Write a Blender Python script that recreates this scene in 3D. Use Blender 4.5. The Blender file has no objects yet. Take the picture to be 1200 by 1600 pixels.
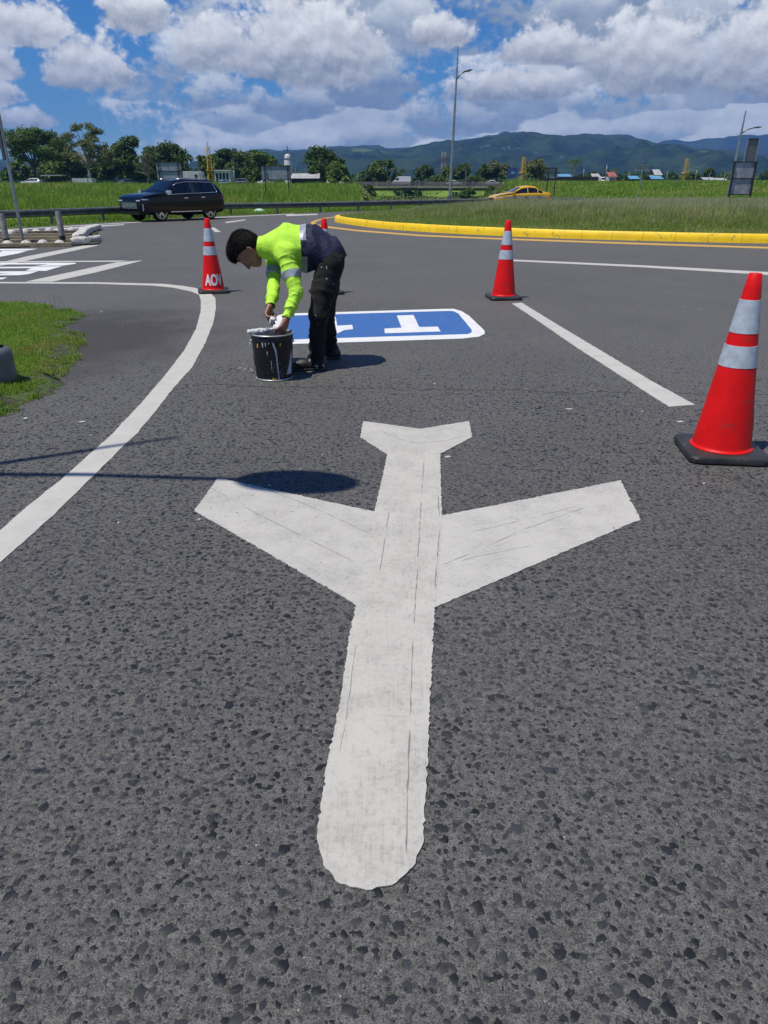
import bpy, bmesh, math, random
import numpy as np
from mathutils import Vector, Matrix, noise as mnoise

random.seed(7)
RNG = np.random.default_rng(7)
SC = bpy.context.scene
COL = SC.collection
R = math.radians

# ------------------------------------------------------------------ camera
PITCH, F, CAMH = R(24.33), 1130.0, 1.52
cam = bpy.data.cameras.new('camera')
cam.sensor_fit = 'VERTICAL'
cam.sensor_height = 32.0
cam.lens = F / 1600 * 32.0
cam.clip_start, cam.clip_end = 0.05, 60000
camo = bpy.data.objects.new('camera', cam)
camo.location = (0, 0, CAMH)
camo.rotation_euler = (R(90) - PITCH, 0, 0)
COL.objects.link(camo)
SC.camera = camo

# ------------------------------------------------------------------ light
SUN_EL, SUN_AZ = 68.0, 242.0            # azimuth clockwise from +Y
SUN_STRENGTH, SKY_STRENGTH = 4.9, 0.10
sun = bpy.data.lights.new('sun', 'SUN')
sun.energy, sun.angle, sun.color = SUN_STRENGTH, R(0.5), (1.0, 0.935, 0.82)
suno = bpy.data.objects.new('sun', sun)
sd = Vector((math.sin(R(SUN_AZ)) * math.cos(R(SUN_EL)), math.cos(R(SUN_AZ)) * math.cos(R(SUN_EL)), math.sin(R(SUN_EL))))
suno.rotation_euler = sd.to_track_quat('Z', 'Y').to_euler()
suno.location = sd * 50
COL.objects.link(suno)
vs = SC.view_settings
vs.view_transform, vs.look, vs.gamma, vs.exposure = 'Standard', 'None', 1.0, 0.06
vs.use_curve_mapping = False
SC.cycles.max_bounces = 6
SC.cycles.diffuse_bounces = 3
SC.cycles.transparent_max_bounces = 8
SC.cycles.volume_bounces = 0


# ------------------------------------------------------------------ node helper
class NT:
    def __init__(s, tree):
        s.t = tree
        tree.nodes.clear()

    def n(s, kind, **kw):
        nd = s.t.nodes.new(kind)
        for k, v in kw.items():
            setattr(nd, k, v)
        return nd

    def put(s, sock, v):
        if v is None:
            return
        if isinstance(v, bpy.types.NodeSocket):
            s.t.links.new(v, sock)
        else:
            if sock.type == 'RGBA' and len(v) == 3:
                v = (*v, 1)
            sock.default_value = v

    def m(s, op, a, b=None, c=None, clamp=False):
        nd = s.n('ShaderNodeMath', operation=op, use_clamp=clamp)
        for i, v in enumerate((a, b, c)):
            s.put(nd.inputs[i], v)
        return nd.outputs[0]

    def add(s, a, b): return s.m('ADD', a, b)
    def sub(s, a, b): return s.m('SUBTRACT', a, b)
    def mul(s, a, b): return s.m('MULTIPLY', a, b)
    def mx(s, a, b): return s.m('MAXIMUM', a, b)

    def ss(s, v, lo, hi, t0=0.0, t1=1.0):
        nd = s.n('ShaderNodeMapRange', interpolation_type='SMOOTHSTEP')
        for k, x in zip(('Value', 'From Min', 'From Max', 'To Min', 'To Max'), (v, lo, hi, t0, t1)):
            s.put(nd.inputs[k], x)
        return nd.outputs[0]

    def mix(s, f, a, b, blend='MIX'):
        nd = s.n('ShaderNodeMix', data_type='RGBA', blend_type=blend)
        s.put(nd.inputs[0], f)
        s.put(nd.inputs[6], a)
        s.put(nd.inputs[7], b)
        return nd.outputs[2]

    def noise(s, vec, scale, detail=4, rough=0.55, dist=0.0, color=False, dims='3D'):
        nd = s.n('ShaderNodeTexNoise', noise_dimensions=dims)
        s.put(nd.inputs['Vector'], vec)
        nd.inputs['Scale'].default_value = scale
        nd.inputs['Detail'].default_value = detail
        nd.inputs['Roughness'].default_value = rough
        nd.inputs['Distortion'].default_value = dist
        return nd.outputs[1 if color else 0]

    def voro(s, vec, scale, feature='F1', rnd=1.0):
        nd = s.n('ShaderNodeTexVoronoi', feature=feature)
        s.put(nd.inputs['Vector'], vec)
        nd.inputs['Scale'].default_value = scale
        nd.inputs['Randomness'].default_value = rnd
        return nd

    def xyz(s, x, y, z):
        nd = s.n('ShaderNodeCombineXYZ')
        for i, v in enumerate((x, y, z)):
            s.put(nd.inputs[i], v)
        return nd.outputs[0]

    def sep(s, v):
        nd = s.n('ShaderNodeSeparateXYZ')
        s.put(nd.inputs[0], v)
        return nd.outputs

    def vmul(s, v, k):
        nd = s.n('ShaderNodeVectorMath', operation='MULTIPLY')
        s.put(nd.inputs[0], v)
        nd.inputs[1].default_value = k
        return nd.outputs[0]


def azel(px, py):
    a, b = (px - 600) / F, (800 - py) / F
    x, y, z = a, math.cos(PITCH) + b * math.sin(PITCH), -math.sin(PITCH) + b * math.cos(PITCH)
    return math.degrees(math.atan2(x, y)), math.degrees(math.atan2(z, math.hypot(x, y)))


# ------------------------------------------------------------------ sky
world = bpy.data.worlds.new('World')
SC.world = world
world.use_nodes = True
W = NT(world.node_tree)
sky = W.n('ShaderNodeTexSky', sky_type='NISHITA', sun_disc=False)
sky.sun_elevation, sky.sun_rotation = R(SUN_EL), R(SUN_AZ)
sky.air_density, sky.dust_density, sky.ozone_density, sky.altitude = 1.0, 0.2, 2.5, 0
tc = W.n('ShaderNodeTexCoord').outputs['Generated']
dx, dy, dz = W.sep(tc)
U = W.mul(W.m('ARCTAN2', dx, dy), 57.2958)
V = W.mul(W.m('ARCSINE', dz), 57.2958)
# single cumulus clouds: picture-independent directions (azimuth, elevation, half width, height, depth below base line)
PUFFS = []
for px, py, a, b in [(140, 120, 58, 54), (32, 52, 66, 46), (-16, 108, 42, 38), (-8, 154, 32, 28), (45, 192, 42, 20),
                     (480, 100, 104, 92), (340, 92, 66, 52), (215, 30, 48, 46), (858, 84, 70, 42), (1006, 116, 92, 78),
                     (800, 146, 100, 30), (1200, 112, 80, 84), (690, 60, 46, 34)]:
    u0, v0 = azel(px, py)
    PUFFS.append((u0, v0, a / 20.5, b / 20.5))


def billow(u, v, su, sv, seed, det=3, rough=0.6):
    """cauliflower lumps: fractal cells broken up by noise"""
    p = W.xyz(W.add(W.mul(u, su), seed), W.mul(v, sv), 0.0)
    wob = W.n('ShaderNodeVectorMath', operation='MULTIPLY_ADD')
    W.put(wob.inputs[0], W.noise(p, 1.4, 3, 0.6, color=True, dims='2D'))
    wob.inputs[1].default_value = (0.55, 0.45, 0.0)
    W.put(wob.inputs[2], p)
    vo = W.n('ShaderNodeTexVoronoi', feature='SMOOTH_F1', voronoi_dimensions='2D', normalize=True)
    W.put(vo.inputs['Vector'], wob.outputs[0])
    vo.inputs['Scale'].default_value = 1.0
    vo.inputs['Detail'].default_value = det
    vo.inputs['Roughness'].default_value = rough
    vo.inputs['Lacunarity'].default_value = 2.1
    vo.inputs['Smoothness'].default_value = 0.35
    return W.sub(0.30, vo.outputs['Distance'])


def puffs(u, v):
    """outline of the single clouds, and how high inside its cloud a point lies"""
    f = sw = st = None
    for u0, v0, a, b in PUFFS:
        du = W.mul(W.sub(u, u0), 1 / a)
        dv = W.mul(W.sub(v, v0), 1 / b)
        dn = W.mx(dv, W.mul(dv, -2.9))
        h = W.sub(1.0, W.m('SQRT', W.m('MULTIPLY_ADD', du, du, W.mul(dn, dn))))
        f = h if f is None else W.mx(f, h)
        w = W.mx(W.add(h, 0.35), 0.0)
        sw = w if sw is None else W.add(sw, w)
        wt = W.mul(w, dv)
        st = wt if st is None else W.add(st, wt)
    return W.mx(f, -1.5), W.m('DIVIDE', st, W.mx(sw, 0.01))


def sheet_field(u, v, big):
    n = billow(u, v, 0.24, 0.40, 11.3)
    cover = W.ss(u, -25.0, -8.0, -0.62, 0.52)
    f = W.add(W.m('MULTIPLY_ADD', n, 1.2, cover), W.mul(W.sub(big, 0.5), 2.0))
    return W.sub(f, W.ss(v, 13.0, 30.0, 0.0, 0.75)), n


PF, PT = puffs(U, V)
n1, n1b = billow(U, V, 0.42, 0.50, 3.7), billow(W.add(U, -0.2), W.add(V, 0.5), 0.42, 0.50, 3.7)
wisp = W.noise(W.xyz(W.mul(U, 1.0), W.mul(V, 1.2), 5.0), 1.0, 6, 0.65, dims='2D')
big = W.noise(W.xyz(W.mul(U, 0.09), W.mul(V, 0.22), 2.2), 1.0, 4, 0.55, dims='2D')
d1 = W.add(W.m('MULTIPLY_ADD', n1, 1.25, PF), W.mul(W.sub(wisp, 0.5), 0.55))
a1 = W.ss(d1, -0.08, 0.26)
d2, n2 = sheet_field(U, V, big)
n2b = billow(W.add(U, -0.3), W.add(V, 0.75), 0.24, 0.40, 11.3)
a2 = W.mul(W.ss(W.add(d2, W.mul(W.sub(wisp, 0.5), 0.9)), -0.05, 0.42), 0.96)
l1 = W.add(W.mul(W.ss(W.sub(n1, n1b), -0.34, 0.34), 0.50), W.mul(W.ss(PT, -0.22, 0.62), 0.58))
l1 = W.mul(l1, W.ss(wisp, 0.2, 0.8, 0.88, 1.08))
lv = W.mul(W.m('LOGARITHM', W.mx(W.add(V, 2.6), 0.5), 2.71828), 2.9)
rows_ = W.xyz(W.mul(U, 0.17), lv, 0.0)
wob2 = W.n('ShaderNodeVectorMath', operation='MULTIPLY_ADD')
W.put(wob2.inputs[0], W.noise(rows_, 1.7, 4, 0.6, color=True, dims='2D'))
wob2.inputs[1].default_value = (0.5, 0.42, 0.0)
W.put(wob2.inputs[2], rows_)
cell = W.n('ShaderNodeTexVoronoi', feature='SMOOTH_F1', voronoi_dimensions='2D')
W.put(cell.inputs['Vector'], wob2.outputs[0])
cell.inputs['Scale'].default_value = 1.0
cell.inputs['Smoothness'].default_value = 0.3
hgt = W.sub(W.sep(wob2.outputs[0])[1], W.sep(cell.outputs['Position'])[1])
crand = W.sep(cell.outputs['Color'])[0]
l2 = W.add(W.mul(W.ss(W.sub(n2, n2b), -0.34, 0.36), 0.34), W.mul(W.ss(hgt, -0.30, 0.34), 0.62))
l2 = W.add(W.add(l2, W.mul(W.sub(crand, 0.5), 0.30)), W.mul(W.ss(V, 5.0, 0.5), 0.16))
l2 = W.mul(l2, W.ss(wisp, 0.2, 0.8, 0.86, 1.10))
K = 1 / SKY_STRENGTH
DARK1, LITE1 = tuple(K * c for c in (0.22, 0.245, 0.285)), tuple(K * c for c in (0.97, 0.975, 0.98))
DARK2, LITE2 = tuple(K * c for c in (0.235, 0.30, 0.39)), tuple(K * c for c in (0.92, 0.95, 0.97))
c1 = W.mix(l1, DARK1, LITE1)
c2 = W.mix(l2, DARK2, LITE2)
hs = W.n('ShaderNodeHueSaturation')
hs.inputs['Saturation'].default_value = 1.35
hs.inputs['Value'].default_value = 0.78
W.put(hs.inputs['Color'], sky.outputs[0])
skyc = W.mix(1.0, hs.outputs[0], W.mix(W.ss(V, 0.0, 9.0), (0.52, 0.78, 1.14, 1), (0.34, 0.74, 1.16, 1)), 'MULTIPLY')
above = W.ss(V, -0.6, 0.4)
skyc = W.mix(W.mul(a2, above), skyc, c2)
lowb = W.ss(V, 5.0, 0.3, 1.0, 1.45)
skyc = W.mix(1.0, skyc, W.xyz(lowb, lowb, lowb), 'MULTIPLY')
skyc = W.mix(W.mul(a1, above), skyc, c1)
bg = W.n('ShaderNodeBackground')
W.put(bg.inputs['Color'], skyc)
bg.inputs['Strength'].default_value = SKY_STRENGTH
wo = W.n('ShaderNodeOutputWorld')
W.t.links.new(bg.outputs[0], wo.inputs['Surface'])


# ------------------------------------------------------------------ picture -> place
def ray(px, py):
    a, b = (px - 600) / F, (800 - py) / F
    return a, math.cos(PITCH) + b * math.sin(PITCH), -math.sin(PITCH) + b * math.cos(PITCH)


def G(px, py, z=0.0):
    a, y, dz = ray(px, py)
    t = (z - CAMH) / dz
    return Vector((a * t, y * t, z))


def P(px, py, Y):
    a, y, dz = ray(px, py)
    t = Y / y
    return Vector((a * t, Y, CAMH + dz * t))


# ------------------------------------------------------------------ materials
def material(name, col, rough=0.6, metal=0.0, var=0.0, vscale=8.0, bump=0.0, bscale=60.0, spec=0.5, coat=0.0, dirt=None, trans=0.0):
    m = bpy.data.materials.new(name)
    m.use_nodes = True
    t = NT(m.node_tree)
    b = t.n('ShaderNodeBsdfPrincipled')
    o = t.n('ShaderNodeOutputMaterial')
    t.t.links.new(b.outputs[0], o.inputs[0])
    pos = t.n('ShaderNodeTexCoord').outputs['Object']
    c = (*col, 1)
    if var > 0:
        n = t.noise(pos, vscale, 5, 0.6)
        f = t.ss(n, 0.3, 0.7, 1 - var, 1 + var)
        c = t.mix(1.0, c, t.xyz(f, f, f), 'MULTIPLY')
    if dirt:
        dc, dscale, lo, hi = dirt
        n = t.noise(pos, dscale, 6, 0.65)
        c = t.mix(t.ss(n, lo, hi), c, dc)
    t.put(b.inputs['Base Color'], c)
    b.inputs['Roughness'].default_value = rough
    b.inputs['Metallic'].default_value = metal
    b.inputs['Specular IOR Level'].default_value = spec
    b.inputs['Coat Weight'].default_value = coat
    b.inputs['Coat Roughness'].default_value = 0.05
    b.inputs['Transmission Weight'].default_value = trans
    if bump > 0:
        bn = t.n('ShaderNodeBump')
        bn.inputs['Strength'].default_value = 1.0
        bn.inputs['Distance'].default_value = bump
        t.put(bn.inputs['Height'], t.noise(pos, bscale, 4, 0.6))
        t.put(b.inputs['Normal'], bn.outputs[0])
    return m


def foliage(name, dark, light, trans=0.25, rough=0.6, dry=None):
    m = bpy.data.materials.new(name)
    m.use_nodes = True
    t = NT(m.node_tree)
    o = t.n('ShaderNodeOutputMaterial')
    geo = t.n('ShaderNodeNewGeometry')
    pos = t.n('ShaderNodeTexCoord').outputs['Object']
    r = geo.outputs['Random Per Island']
    n = t.noise(pos, 0.35, 3, 0.6)
    f = t.m('ADD', t.mul(r, 0.75), t.ss(n, 0.3, 0.7, -0.25, 0.45), clamp=True)
    c = t.mix(f, dark, light)
    if dry:
        c = t.mix(t.ss(t.noise(t.vmul(pos, (1, 0.5, 1)), dry[1], 5, 0.65), 0.50, 0.68, 0, 0.8), c, dry[0])
    d = t.n('ShaderNodeBsdfPrincipled')
    t.put(d.inputs['Base Color'], c)
    d.inputs['Roughness'].default_value = rough
    d.inputs['Specular IOR Level'].default_value = 0.25
    tr = t.n('ShaderNodeBsdfTranslucent')
    t.put(tr.inputs['Color'], t.mix(0.5, c, light))
    mx = t.n('ShaderNodeMixShader')
    mx.inputs[0].default_value = trans
    t.t.links.new(d.outputs[0], mx.inputs[1])
    t.t.links.new(tr.outputs[0], mx.inputs[2])
    t.t.links.new(mx.outputs[0], o.inputs[0])
    return m


def asphalt_material():
    m = bpy.data.materials.new('asphalt')
    m.use_nodes = True
    t = NT(m.node_tree)
    b = t.n('ShaderNodeBsdfPrincipled')
    o = t.n('ShaderNodeOutputMaterial')
    t.t.links.new(b.outputs[0], o.inputs[0])
    pos = t.n('ShaderNodeTexCoord').outputs['Object']
    wob = t.n('ShaderNodeVectorMath', operation='MULTIPLY_ADD')
    t.put(wob.inputs[0], t.noise(pos, 90, 3, 0.6, color=True))
    wob.inputs[1].default_value = (0.012, 0.012, 0.012)
    t.put(wob.inputs[2], pos)
    wp = wob.outputs[0]
    fine = t.noise(pos, 700, 4, 0.75)
    mid = t.noise(pos, 120, 4, 0.6)
    big = t.noise(pos, 0.55, 5, 0.6)
    grit = t.noise(pos, 240, 3, 0.85)
    tone = t.mix(t.ss(t.add(t.mul(fine, 0.4), t.mul(grit, 0.6)), 0.39, 0.60), (0.020, 0.020, 0.021), (0.170, 0.167, 0.154))
    tone = t.mix(t.ss(mid, 0.40, 0.75, 0, 0.45), tone, (0.050, 0.049, 0.048))
    lump = t.noise(pos, 42, 5, 0.80)
    lump2 = t.noise(pos, 15, 5, 0.75)
    g1 = t.add(t.ss(lump, 0.34, 0.66, 0.60, 1.38), t.ss(lump2, 0.32, 0.68, -0.12, 0.12))
    tone = t.mix(1.0, tone, t.xyz(g1, g1, g1), 'MULTIPLY')
    heights = [t.add(t.mul(fine, 0.2), t.add(t.mul(grit, 0.35), t.mul(lump, 0.5)))]
    for sc, keep, lo, hi, seed in ((52, 0.50, 0.20, 0.36, 3), (95, 0.50, 0.20, 0.34, 0), (190, 0.42, 0.18, 0.36, 5)):
        v = t.voro(wp, sc)
        rr, gg, bb = t.sep(v.outputs['Color'])
        msk = t.mul(t.ss(v.outputs['Distance'], lo, hi, 1, 0), t.m('GREATER_THAN', rr, keep))
        sc_col = t.mix(gg, (0.015, 0.017, 0.020), (0.070, 0.070, 0.070))
        tone = t.mix(t.mul(msk, 0.55 if sc < 60 else 0.92), tone, sc_col)
        heights.append(t.mul(msk, 0.6 if sc < 150 else 0.35))
    v = t.voro(wp, 60)
    rr, gg, bb = t.sep(v.outputs['Color'])
    pale = t.mul(t.ss(v.outputs['Distance'], 0.10, 0.2, 1, 0), t.m('GREATER_THAN', rr, 0.985))
    tone = t.mix(t.mul(pale, 0.8), tone, (0.42, 0.42, 0.40))
    f = t.ss(big, 0.25, 0.75, 0.90, 1.10)
    tone = t.mix(1.0, tone, t.xyz(f, f, f), 'MULTIPLY')
    # damp soil washed off the grass verge: a stain with its own outline
    x, y, z = t.sep(pos)
    ex = t.mul(t.sub(x, -3.4), 1 / 1.9)
    ey = t.mul(t.sub(y, 7.9), 1 / 2.6)
    rad = t.m('SQRT', t.m('MULTIPLY_ADD', ex, ex, t.mul(ey, ey)))
    st = t.ss(t.add(rad, t.mul(t.noise(pos, 1.7, 6, 0.65), 1.1)), 0.85, 1.6, 0.75, 0.0)
    tone = t.mix(st, tone, (0.028, 0.024, 0.020))
    # oil and tyre marks
    oil = t.ss(t.noise(t.vmul(pos, (1.0, 0.35, 1.0)), 1.1, 6, 0.6), 0.60, 0.74, 0.0, 0.35)
    tone = t.mix(oil, tone, (0.03, 0.03, 0.031))
    oil2 = t.ss(t.noise(pos, 4.3, 5, 0.6), 0.66, 0.78, 0.0, 0.45)
    tone = t.mix(oil2, tone, (0.035, 0.033, 0.031))
    t.put(b.inputs['Base Color'], tone)
    b.inputs['Roughness'].default_value = 0.72
    b.inputs['Specular IOR Level'].default_value = 0.45
    h = t.add(t.add(heights[0], heights[3]), t.mul(t.add(heights[1], heights[2]), 0.8))
    bn = t.n('ShaderNodeBump')
    bn.inputs['Strength'].default_value = 0.9
    bn.inputs['Distance'].default_value = 0.004
    t.put(bn.inputs['Height'], h)
    t.put(b.inputs['Normal'], bn.outputs[0])
    return m


def paint_material(name, col, dark, stroke, scale=1.0, wear=(0.60, 0.78)):
    """road paint: brushed streaks along `stroke`, pin holes and grime"""
    m = bpy.data.materials.new(name)
    m.use_nodes = True
    t = NT(m.node_tree)
    b = t.n('ShaderNodeBsdfPrincipled')
    o = t.n('ShaderNodeOutputMaterial')
    t.t.links.new(b.outputs[0], o.inputs[0])
    pos = t.n('ShaderNodeTexCoord').outputs['Object']
    mp = t.n('ShaderNodeMapping')
    mp.inputs['Rotation'].default_value = (0, 0, -stroke)
    t.put(mp.inputs['Vector'], pos)
    q = mp.outputs[0]
    s1 = t.noise(t.vmul(q, (9, 130, 1)), 1 * scale, 5, 0.65)
    s2 = t.noise(t.vmul(q, (55, 9, 1)), 1 * scale, 4, 0.6)
    g = t.noise(pos, 160, 4, 0.7)
    pin = t.noise(pos, 260, 2, 0.5)
    blot = t.noise(pos, 5, 6, 0.65)
    gr2 = t.noise(pos, 55, 5, 0.75)
    w = t.add(t.add(t.mul(s1, 0.26), t.mul(s2, 0.12)), t.add(t.mul(gr2, 0.46), t.mul(blot, 0.22)))
    f = t.ss(w, wear[0], wear[1])
    c = t.mix(t.mul(f, 0.5), col, dark)
    c = t.mix(t.mul(t.ss(pin, 0.68, 0.76), 0.55), c, dark)
    pit = t.m('MULTIPLY', t.ss(gr2, 0.66, 0.74), t.ss(blot, 0.42, 0.60))
    c = t.mix(t.mul(pit, 0.75), c, (0.08, 0.08, 0.078))
    gg = t.ss(blot, 0.35, 0.7, 1.0, 0.90)
    c = t.mix(1.0, c, t.xyz(gg, gg, gg), 'MULTIPLY')
    t.put(b.inputs['Base Color'], c)
    b.inputs['Roughness'].default_value = 0.7
    b.inputs['Specular IOR Level'].default_value = 0.3
    bn = t.n('ShaderNodeBump')
    bn.inputs['Strength'].default_value = 0.6
    bn.inputs['Distance'].default_value = 0.003
    t.put(bn.inputs['Height'], t.add(t.add(t.mul(g, 0.5), t.mul(gr2, 0.8)), t.mul(t.add(s1, s2), 0.35)))
    t.put(b.inputs['Normal'], bn.outputs[0])
    return m


def splatter_material(name, col, rough, sc, lo, spl=(0.62, 0.64, 0.64), bump=0.0, bscale=40, var=0.2):
    """cloth or tin with dried drops of white paint"""
    m = bpy.data.materials.new(name)
    m.use_nodes = True
    t = NT(m.node_tree)
    b = t.n('ShaderNodeBsdfPrincipled')
    o = t.n('ShaderNodeOutputMaterial')
    t.t.links.new(b.outputs[0], o.inputs[0])
    pos = t.n('ShaderNodeTexCoord').outputs['Object']
    n = t.noise(pos, 7, 5, 0.6)
    f = t.ss(n, 0.3, 0.7, 1 - var, 1 + var)
    c = t.mix(1.0, (*col, 1), t.xyz(f, f, f), 'MULTIPLY')
    d = t.noise(pos, sc, 3, 0.55)
    area = t.ss(t.noise(pos, 4.0, 3, 0.5), 0.42, 0.62)
    c = t.mix(t.mul(t.ss(d, lo, lo + 0.03), area), c, spl)
    t.put(b.inputs['Base Color'], c)
    b.inputs['Roughness'].default_value = rough
    if bump:
        bn = t.n('ShaderNodeBump')
        bn.inputs['Distance'].default_value = bump
        t.put(bn.inputs['Height'], t.noise(pos, bscale, 4, 0.55))
        t.put(b.inputs['Normal'], bn.outputs[0])
    return m


M = {}
M['asphalt'] = asphalt_material()
M['stone'] = foliage('aggregate', (0.011, 0.013, 0.016), (0.060, 0.062, 0.066), 0.0, 0.55)
M['paint'] = paint_material('old_white_paint', (0.455, 0.445, 0.405), (0.20, 0.195, 0.18), R(88), wear=(0.49, 0.68))
M['paint_l'] = paint_material('wing_paint_left', (0.44, 0.43, 0.395), (0.20, 0.195, 0.18), R(-35), wear=(0.50, 0.68))
M['paint_r'] = paint_material('wing_paint_right', (0.45, 0.44, 0.405), (0.21, 0.205, 0.19), R(32), wear=(0.51, 0.68))
M['line'] = paint_material('line_paint', (0.46, 0.45, 0.415), (0.20, 0.20, 0.19), R(60), wear=(0.56, 0.74))
M['fresh'] = paint_material('fresh_white', (0.66, 0.67, 0.67), (0.40, 0.42, 0.44), R(5), wear=(0.66, 0.85))
M['blue'] = paint_material('fresh_blue', (0.022, 0.098, 0.33), (0.090, 0.20, 0.42), R(5), wear=(0.44, 0.62))
M['yline'] = paint_material('yellow_line', (0.55, 0.33, 0.07), (0.30, 0.21, 0.09), R(30))
M['kerb'] = material('yellow_kerb', (0.86, 0.56, 0.004), 0.5, var=0.10, vscale=3, bump=0.004, bscale=30, dirt=((0.26, 0.19, 0.06), 6, 0.55, 0.72))
M['seam'] = material('seam', (0.19, 0.187, 0.175), 0.9)
M['joint'] = material('joint', (0.022, 0.021, 0.02), 0.9)
M['concrete'] = material('concrete', (0.26, 0.25, 0.23), 0.85, var=0.25, vscale=2, bump=0.01, bscale=14, dirt=((0.09, 0.085, 0.07), 1.6, 0.5, 0.75))
M['oldconcrete'] = material('old_concrete', (0.10, 0.095, 0.085), 0.9, var=0.3, vscale=1.5, dirt=((0.03, 0.028, 0.025), 1.2, 0.45, 0.7))
M['whitestone'] = material('whitewash', (0.50, 0.49, 0.45), 0.8, var=0.15, vscale=8, bump=0.02, bscale=14, dirt=((0.07, 0.06, 0.05), 9, 0.56, 0.66))
M['galv'] = material('galvanised_steel', (0.30, 0.32, 0.33), 0.45, 0.6, var=0.2, vscale=2.5, dirt=((0.16, 0.15, 0.13), 4, 0.55, 0.8))
M['galvdark'] = material('weathered_steel', (0.13, 0.145, 0.15), 0.55, 0.4, var=0.25, vscale=3)
M['postgrey'] = material('post_grey', (0.22, 0.22, 0.21), 0.7, var=0.3, vscale=9, dirt=((0.10, 0.10, 0.10), 7, 0.5, 0.7))
M['darksteel'] = material('dark_steel', (0.028, 0.026, 0.026), 0.6, 0.2, var=0.2)
M['signback'] = material('sign_back', (0.30, 0.325, 0.35), 0.5, 0.3, var=0.22, vscale=1.6, dirt=((0.16, 0.15, 0.14), 2.0, 0.5, 0.8))
M['soil'] = material('soil', (0.055, 0.042, 0.028), 0.95, var=0.4, vscale=5, bump=0.02, bscale=25)
M['turfsoil'] = material('turf_soil', (0.040, 0.036, 0.020), 0.95, var=0.4, vscale=9, bump=0.02, bscale=40, dirt=((0.055, 0.095, 0.014), 14, 0.40, 0.56))
M['ochre'] = material('kerb_edge', (0.34, 0.28, 0.17), 0.85, var=0.25, vscale=5)
M['red'] = material('cone_red', (0.68, 0.006, 0.006), 0.45, var=0.10, vscale=6, bump=0.0015, bscale=40, spec=0.25, dirt=((0.26, 0.04, 0.035), 9, 0.56, 0.76))
M['sheet'] = material('reflective_sheet', (0.42, 0.48, 0.53), 0.5, 0.1, var=0.12, vscale=24, bump=0.0015, bscale=160, dirt=((0.28, 0.30, 0.31), 11, 0.56, 0.72))
M['rubber'] = material('rubber', (0.024, 0.024, 0.025), 0.55, var=0.4, vscale=10, bump=0.002, bscale=50, dirt=((0.06, 0.06, 0.058), 12, 0.58, 0.75))
M['lettering'] = material('white_letter', (0.72, 0.72, 0.74), 0.5, var=0.1, vscale=30)
M['skin'] = material('skin', (0.25, 0.118, 0.075), 0.5, var=0.15, vscale=25, bump=0.0006, bscale=300)
M['hair'] = material('hair', (0.004, 0.0035, 0.0035), 0.6, var=0.4, vscale=120, bump=0.004, bscale=200, spec=0.2)
M['hivis'] = material('hi_vis', (0.42, 0.76, 0.045), 0.75, var=0.08, vscale=9, bump=0.006, bscale=38)
M['navy'] = material('navy_cloth', (0.006, 0.008, 0.040), 0.75, var=0.3, vscale=9, bump=0.012, bscale=22)
M['band'] = material('reflex_band', (0.30, 0.34, 0.37), 0.45, 0.2, var=0.12, vscale=20, bump=0.001, bscale=200)
M['trouser'] = splatter_material('trouser', (0.0060, 0.0060, 0.0072), 0.95, 27, 0.672, bump=0.006, bscale=26)
M['shoe'] = splatter_material('shoe', (0.009, 0.009, 0.010), 0.55, 30, 0.60, bump=0.004, bscale=30)
M['bucket'] = splatter_material('bucket', (0.003, 0.0033, 0.005), 0.50, 95, 0.64)
M['tin'] = material('tin_rim', (0.42, 0.43, 0.43), 0.4, 0.5, var=0.3, vscale=30)
M['wet'] = material('wet_paint', (0.045, 0.046, 0.047), 0.35, var=0.15, vscale=20)
M['caked'] = material('caked_paint', (0.60, 0.61, 0.60), 0.6, var=0.25, vscale=60, bump=0.006, bscale=70, dirt=((0.16, 0.15, 0.13), 40, 0.60, 0.70))
M['jar'] = material('frosted_jar', (0.50, 0.53, 0.55), 0.4, var=0.15, vscale=40)
M['suv'] = material('suv_paint', (0.002, 0.0025, 0.006), 0.28, 0.0, coat=0.3, spec=0.25)
M['glass'] = material('tinted_glass', (0.006, 0.008, 0.010), 0.05, spec=0.8)
M['chrome'] = material('chrome', (0.75, 0.77, 0.80), 0.25, 0.8)
M['lens'] = material('lamp_lens', (0.55, 0.57, 0.60), 0.12, spec=0.9)
M['redlens'] = material('red_lens', (0.35, 0.01, 0.01), 0.15)
M['tyre'] = material('tyre', (0.012, 0.012, 0.012), 0.8)
M['plastic'] = material('black_plastic', (0.010, 0.010, 0.011), 0.5)
M['taxi'] = material('taxi_yellow', (0.62, 0.36, 0.010), 0.3, coat=0.6, var=0.05)
M['carwhite'] = material('car_white', (0.62, 0.63, 0.64), 0.3, coat=0.5)
M['cargrey'] = material('car_grey', (0.10, 0.11, 0.12), 0.3, 0.3, coat=0.5)
M['carblue'] = material('car_blue', (0.03, 0.12, 0.38), 0.3, coat=0.5)
M['carred'] = material('car_red', (0.36, 0.03, 0.03), 0.3, coat=0.5)
M['lattice'] = material('lattice_yellow', (0.60, 0.38, 0.02), 0.5, var=0.2, vscale=1.5)
M['latred'] = material('lattice_red', (0.22, 0.09, 0.08), 0.6)
M['whitewall'] = material('white_wall', (0.50, 0.51, 0.51), 0.7, var=0.15, vscale=0.6, dirt=((0.25, 0.24, 0.22), 0.5, 0.55, 0.8))
M['roofmetal'] = material('roof_metal', (0.42, 0.42, 0.41), 0.5, 0.2, var=0.2, vscale=0.5)
M['darkwall'] = material('dark_wall', (0.02, 0.021, 0.022), 0.8, var=0.2)
M['bluesheet'] = material('blue_sheet', (0.10, 0.26, 0.44), 0.6, var=0.2, vscale=0.3)
M['billblue'] = material('billboard_blue', (0.03, 0.05, 0.20), 0.6)
M['redroof'] = material('red_roof', (0.30, 0.09, 0.07), 0.7, var=0.2, vscale=0.5)
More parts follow.
